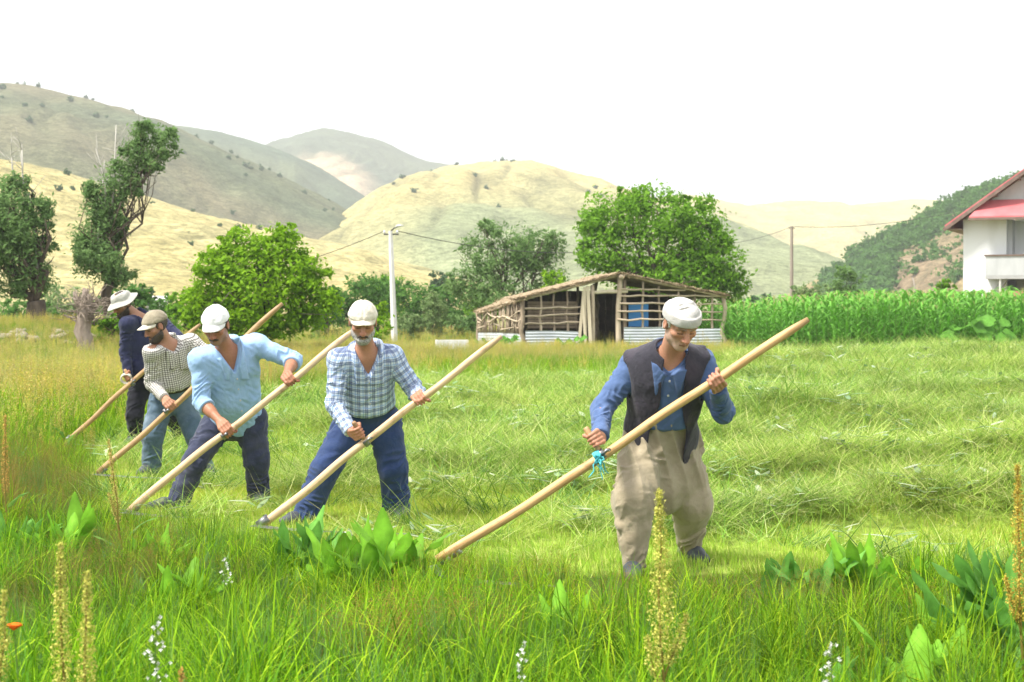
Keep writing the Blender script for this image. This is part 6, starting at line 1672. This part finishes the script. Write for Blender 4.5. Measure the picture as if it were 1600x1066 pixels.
# ------------------------------------------------------------------ single plants
def part_leaf(root, v, f, c, name='leaf', mat='plant'): return mesh_obj(name, np_mesh(name, v, f, True, [M[mat]], cols=c), root)
def squash(label, x, y, D, n, size, seed):
    r = np.random.RandomState(seed); p = px(x, y, D); g = float(gheight(p[0], D)); root = empty('squash_plant', (p[0], D, g)); tag(root, label, 'plant', 'squash plants')
    for k in range(n):
        a = r.rand() * 6.3; L = r.uniform(.1, .95) * size; h = r.uniform(.25, .75) * size; c = V(math.cos(a) * L, math.sin(a) * L * .6, h); R = r.uniform(.16, .26) * size
        nr = unit(V(r.normal() * .4, -.5 + r.normal() * .3, .8)); t = unit(np.cross(nr, V(.3, .2, .9))); b = np.cross(nr, t); vs = [c - nr * .04]
        for q in range(14):
            th = 2 * math.pi * q / 14; rr = R * (1 + .16 * math.cos(5 * th)) * (.62 if q == 0 else 1); vs.append(c + rr * (math.cos(th) * t + math.sin(th) * b) + nr * .03 * math.sin(3 * th))
        colr = np.array((0.10, 0.25, 0.035)) * r.uniform(.8, 1.4)
        cc = np.tile(colr, (15, 1)); cc[0] *= 1.2
        lf = part_leaf(root, np.array(vs), [[0, q + 1, (q + 1) % 14 + 1] for q in range(14)], cc)
        m = MB(); m.tube([V(0, 0, 0), c * .6 + V(0, 0, .02), c - nr * .05], [.016, .013, .01], 5, (0.14, 0.26, 0.06)); m.build('stalk', M['plant'], lf)
squash('big-leaved squash plant at the front edge of the corn below the house', 1532, 520, 49.2, 20, 1.25, 1)
squash('squash plant with pale leaves at the left corner of the shed', 795, 530, 48.6, 9, .62, 2)
squash('squash plant in front of the shed doorway', 893, 532, 48.8, 8, .55, 3)
squash('squash plant by the wattle end of the shed', 765, 532, 49.6, 7, .5, 4)
def rosette(label, x, ybase, n, L, seed, colr=(0.150, 0.330, 0.026), D=None, up=.15):
    D = D or gdist(ybase); r = np.random.RandomState(seed); xx = gx(x, D); root = empty('dock_plant', (xx, D, float(gheight(xx, D)))); tag(root, label, 'plant', 'broad-leaved dock plants')
    for k in range(int(n * 1.7)):
        a = r.rand() * 6.3; cc = np.array(colr) * r.uniform(.8, 1.3)
        v, f, c = leafblade(r, a, L * r.uniform(.55, 1.1), L * r.uniform(.20, .32), abs(r.normal(up + .15, .25)), r.uniform(.0, 1.0), cc, 11, 0, (r.normal() * .07, r.normal() * .07), .30, .35, .22)
        part_leaf(root, v, f, c)
for k, (lb, x, yb, n, L) in enumerate((
    ('dock clump with upright leaves below the plaid man, left of two', 470, 905, 9, .36), ('dock clump with the tallest leaf beside the plaid man\'s trouser hem', 545, 925, 10, .42), ('dock clump left of the tin-banded scythe end', 618, 925, 10, .42),
    ('dock clump in front of the mown grass, right of the beige trousers', 1262, 945, 12, .34), ('dock clump second from the beige trousers at the mown edge', 1345, 940, 9, .32), ('dock clump third from the beige trousers at the mown edge', 1405, 950, 9, .32),
    ('dark dock clump low at the right edge of the picture', 1575, 1035, 13, .46), ('dock clump left of the one at the right edge', 1500, 1040, 9, .34), ('single-leaved dock in the bottom right foreground', 1425, 1100, 6, .30), ('small dock at the bottom beside the white flowers', 1340, 1110, 6, .28),
    ('blue-green dock clump left of the scythe of the white-capped man', 110, 880, 9, .34), ('dock clump below the white-capped man, behind the white flowers', 250, 905, 9, .32), ('dock clump among tall grass near the left edge', 30, 870, 7, .30), ('dock clump between two seed spikes and the white flowers', 290, 960, 7, .3),
    ('small dock in the foreground below the beige trousers', 860, 1020, 5, .26), ('dock clump at the right edge beside the rust seed spike', 1590, 945, 9, .34))):
    rosette(lb, x, yb, n, L * (0.95 if k % 2 else 1.1), 400 + k, (0.150, 0.330, 0.026) if k % 3 else (0.11, 0.27, 0.045))
def spike(label, x, ytop, D, lean=(0, 0), w=.022, seed=0, cols=((0.52, 0.50, 0.10), (0.62, 0.58, 0.16), (0.44, 0.47, 0.09)), side=0, headfrac=.62, leaves=2, dens=1.0):
    r = np.random.RandomState(seed); T_ = px(x, ytop, D); B = V(T_[0] + lean[0], D + lean[1], 0); B[2] = float(gheight(B[0], B[1])); root = empty('dock_spike', tuple(B)); tag(root, label, 'plant', 'dock seed spikes'); H = T_ - B
    def stalk(a, b, r0_, name='stem'):
        m = MB(); pts = wobble(a, b, 6, .008, r); m.tube(pts, list(np.linspace(r0_, r0_ * .35, 7)), 6, (0.30, 0.24, 0.06)); m.build(name, M['plant'], root, True); return pts
    def head(a, b, wd, nm='seed_head'):
        L = np.linalg.norm(b - a); nw = max(6, int(L / .017)); C = []
        for i in range(nw):
            t = i / (nw - 1); ww = wd * (math.sin(math.pi * min(1, .12 + .86 * t) ** .8) * .9 + .12) * r.uniform(.65, 1.25)
            for q in range(int(14 * dens)): th = r.rand() * 6.28; C.append(lerp_(a, b, t) + V(math.cos(th), math.sin(th), 0) * ww * math.sqrt(r.rand()) + V(0, 0, r.normal() * .005))
        v, f, c = specks(r, np.array(C), 3, (.004, .004, .005), .0065, cols, .8); mesh_obj(nm, np_mesh(nm, v, f, False, [M['seed']], cols=c), root)
    stalk(V(0, 0, 0), H, .0065); head(H * (1 - headfrac), H * 1.005, w)
    for k in range(side):
        sg = -1 if k % 2 == 0 else 1; a = H * (.30 + .08 * k); b = a + V(sg * r.uniform(.045, .07), r.uniform(-.03, .03), r.uniform(.18, .26)); stalk(a, b, .004, 'side_branch'); head(lerp_(a, b, .35), b, w * .55)
    for k in range(leaves):
        v, f, c = leafblade(r, r.rand() * 6.3, .24, .05, .5, 1.0, (0.10, 0.22, 0.04), 7, .05 + .1 * k, wave=.3); part_leaf(root, v, f, c)
RUST = ((0.50, 0.30, 0.08), (0.56, 0.38, 0.10), (0.44, 0.24, 0.07))
spike('tall yellow dock seed spike in the left foreground', 95, 856, 4.2, (-.01, .05), .027, 1, dens=2.0)
spike('second yellow dock seed spike, right of the tallest at left', 136, 903, 4.0, (-.02, .05), .028, 2, dens=2.0)
spike('short yellow-green seed spike at the left edge', 6, 930, 4.1, (-.03, 0), .024, 3, dens=1.8)
spike('tall branched yellow seed spike in front of the beige trousers', 1030, 772, 4.6, (.02, .0), .036, 4, side=2, dens=2.4, headfrac=.55)
spike('golden seed spike at the right edge of the picture', 1590, 732, 5.6, (.02, .0), .030, 5, cols=((0.50, 0.38, 0.06), (0.56, 0.44, 0.09), (0.46, 0.32, 0.05)), side=1, dens=2.2)
spike('leaning ochre seed spike crossing the scythe of the white-capped man', 170, 690, 8.6, (.09, .0), .021, 6, cols=((0.52, 0.40, 0.12), (0.58, 0.46, 0.16), (0.46, 0.36, 0.08)), side=1)
spike('rust-coloured seed spike at the left edge among tall grass', 8, 652, 9.8, (0, 0), .026, 7, cols=RUST)
spike('low ochre seed tip in the bottom foreground right of two spikes', 284, 1052, 3.9, (0, 0), .014, 8, cols=RUST)
spike('pale seed spike among golden grass, left of the scythe tip', 92, 618, 15.0, (.06, 0), .036, 9, side=1)
def flowers(label, x, ytop, D, seed, n=26, h=.22, wd=.035):
    r = np.random.RandomState(seed); T_ = px(x, ytop, D); B = V(T_[0], D, float(gheight(T_[0], D))); root = empty('white_flower', tuple(B)); tag(root, label, 'flower', 'white meadow flowers'); H = T_ - B
    m = MB(); m.tube(wobble(V(0, 0, 0), H, 5, .01, r), list(np.linspace(.004, .0015, 6)), 5, (0.16, 0.27, 0.06)); pts = []
    for k in range(n):
        a = H - V(0, 0, h * (k / n)); th = r.rand() * 6.28; b = a + V(math.cos(th), math.sin(th), .5) * wd * r.uniform(.4, 1.1) * (.5 + k / n); m.tube([a, b], .0012, 4, (0.18, 0.28, 0.07)); pts.append(b)
    m.build('stem', M['plant'], root)
    for p in pts:
        vs = [p]; 
        for q in range(8): rr = .0075 * (1.0 if q % 2 == 0 else .45); th = q * math.pi / 4 + r.rand() * .3; vs.append(p + V(math.cos(th) * rr, -.003 + r.normal() * .002, math.sin(th) * rr))
        mesh_obj('blossom', np_mesh('blossom', np.array(vs), [[0, q + 1, (q + 1) % 8 + 1] for q in range(8)], False, [M['seed']], cols=np.tile((0.78, 0.78, 0.74), (9, 1))), root)
flowers('white flower stalk below the white-capped man', 350, 874, 7.2, 1, 18, .14, .03)
flowers('branched white flower stalk in the bottom left foreground', 245, 968, 4.6, 2, 40, .26, .035)
flowers('white flower stalk in the bottom right foreground', 1300, 1008, 4.7, 3, 26, .16, .03)
flowers('sparse white flower stalk at the bottom middle', 818, 1005, 4.5, 4, 16, .16, .02)
def poppy():
    p = px(22, 985, 4.6); root = empty('poppy', (p[0], 4.6, float(gheight(p[0], 4.6)))); tag(root, 'small orange poppy at the left edge', 'flower'); h = p[2]
    m = MB(); m.tube([V(0, 0, 0), V(.02, 0, h * .5), V(0, 0, h)], [.003, .0025, .002], 5, (0.16, 0.26, 0.06)); m.build('stem', M['plant'], root)
    for k in range(4):
        a = k * math.pi / 2; d = V(math.cos(a), math.sin(a), 0); s = V(-d[1], d[0], 0); vs = [V(0, 0, h)] + [V(0, 0, h) + d * .018 * math.cos(t) * 1.2 + s * .018 * math.sin(t) * 1.4 + V(0, 0, .012 + .008 * math.cos(t)) for t in (-1.2, -.6, 0, .6, 1.2)]
        mesh_obj('petal', np_mesh('petal', np.array(vs), [[0, q, q + 1] for q in range(1, 5)], True, [M['seed']], cols=np.tile((0.75, 0.16, 0.02), (6, 1))), root)
poppy()
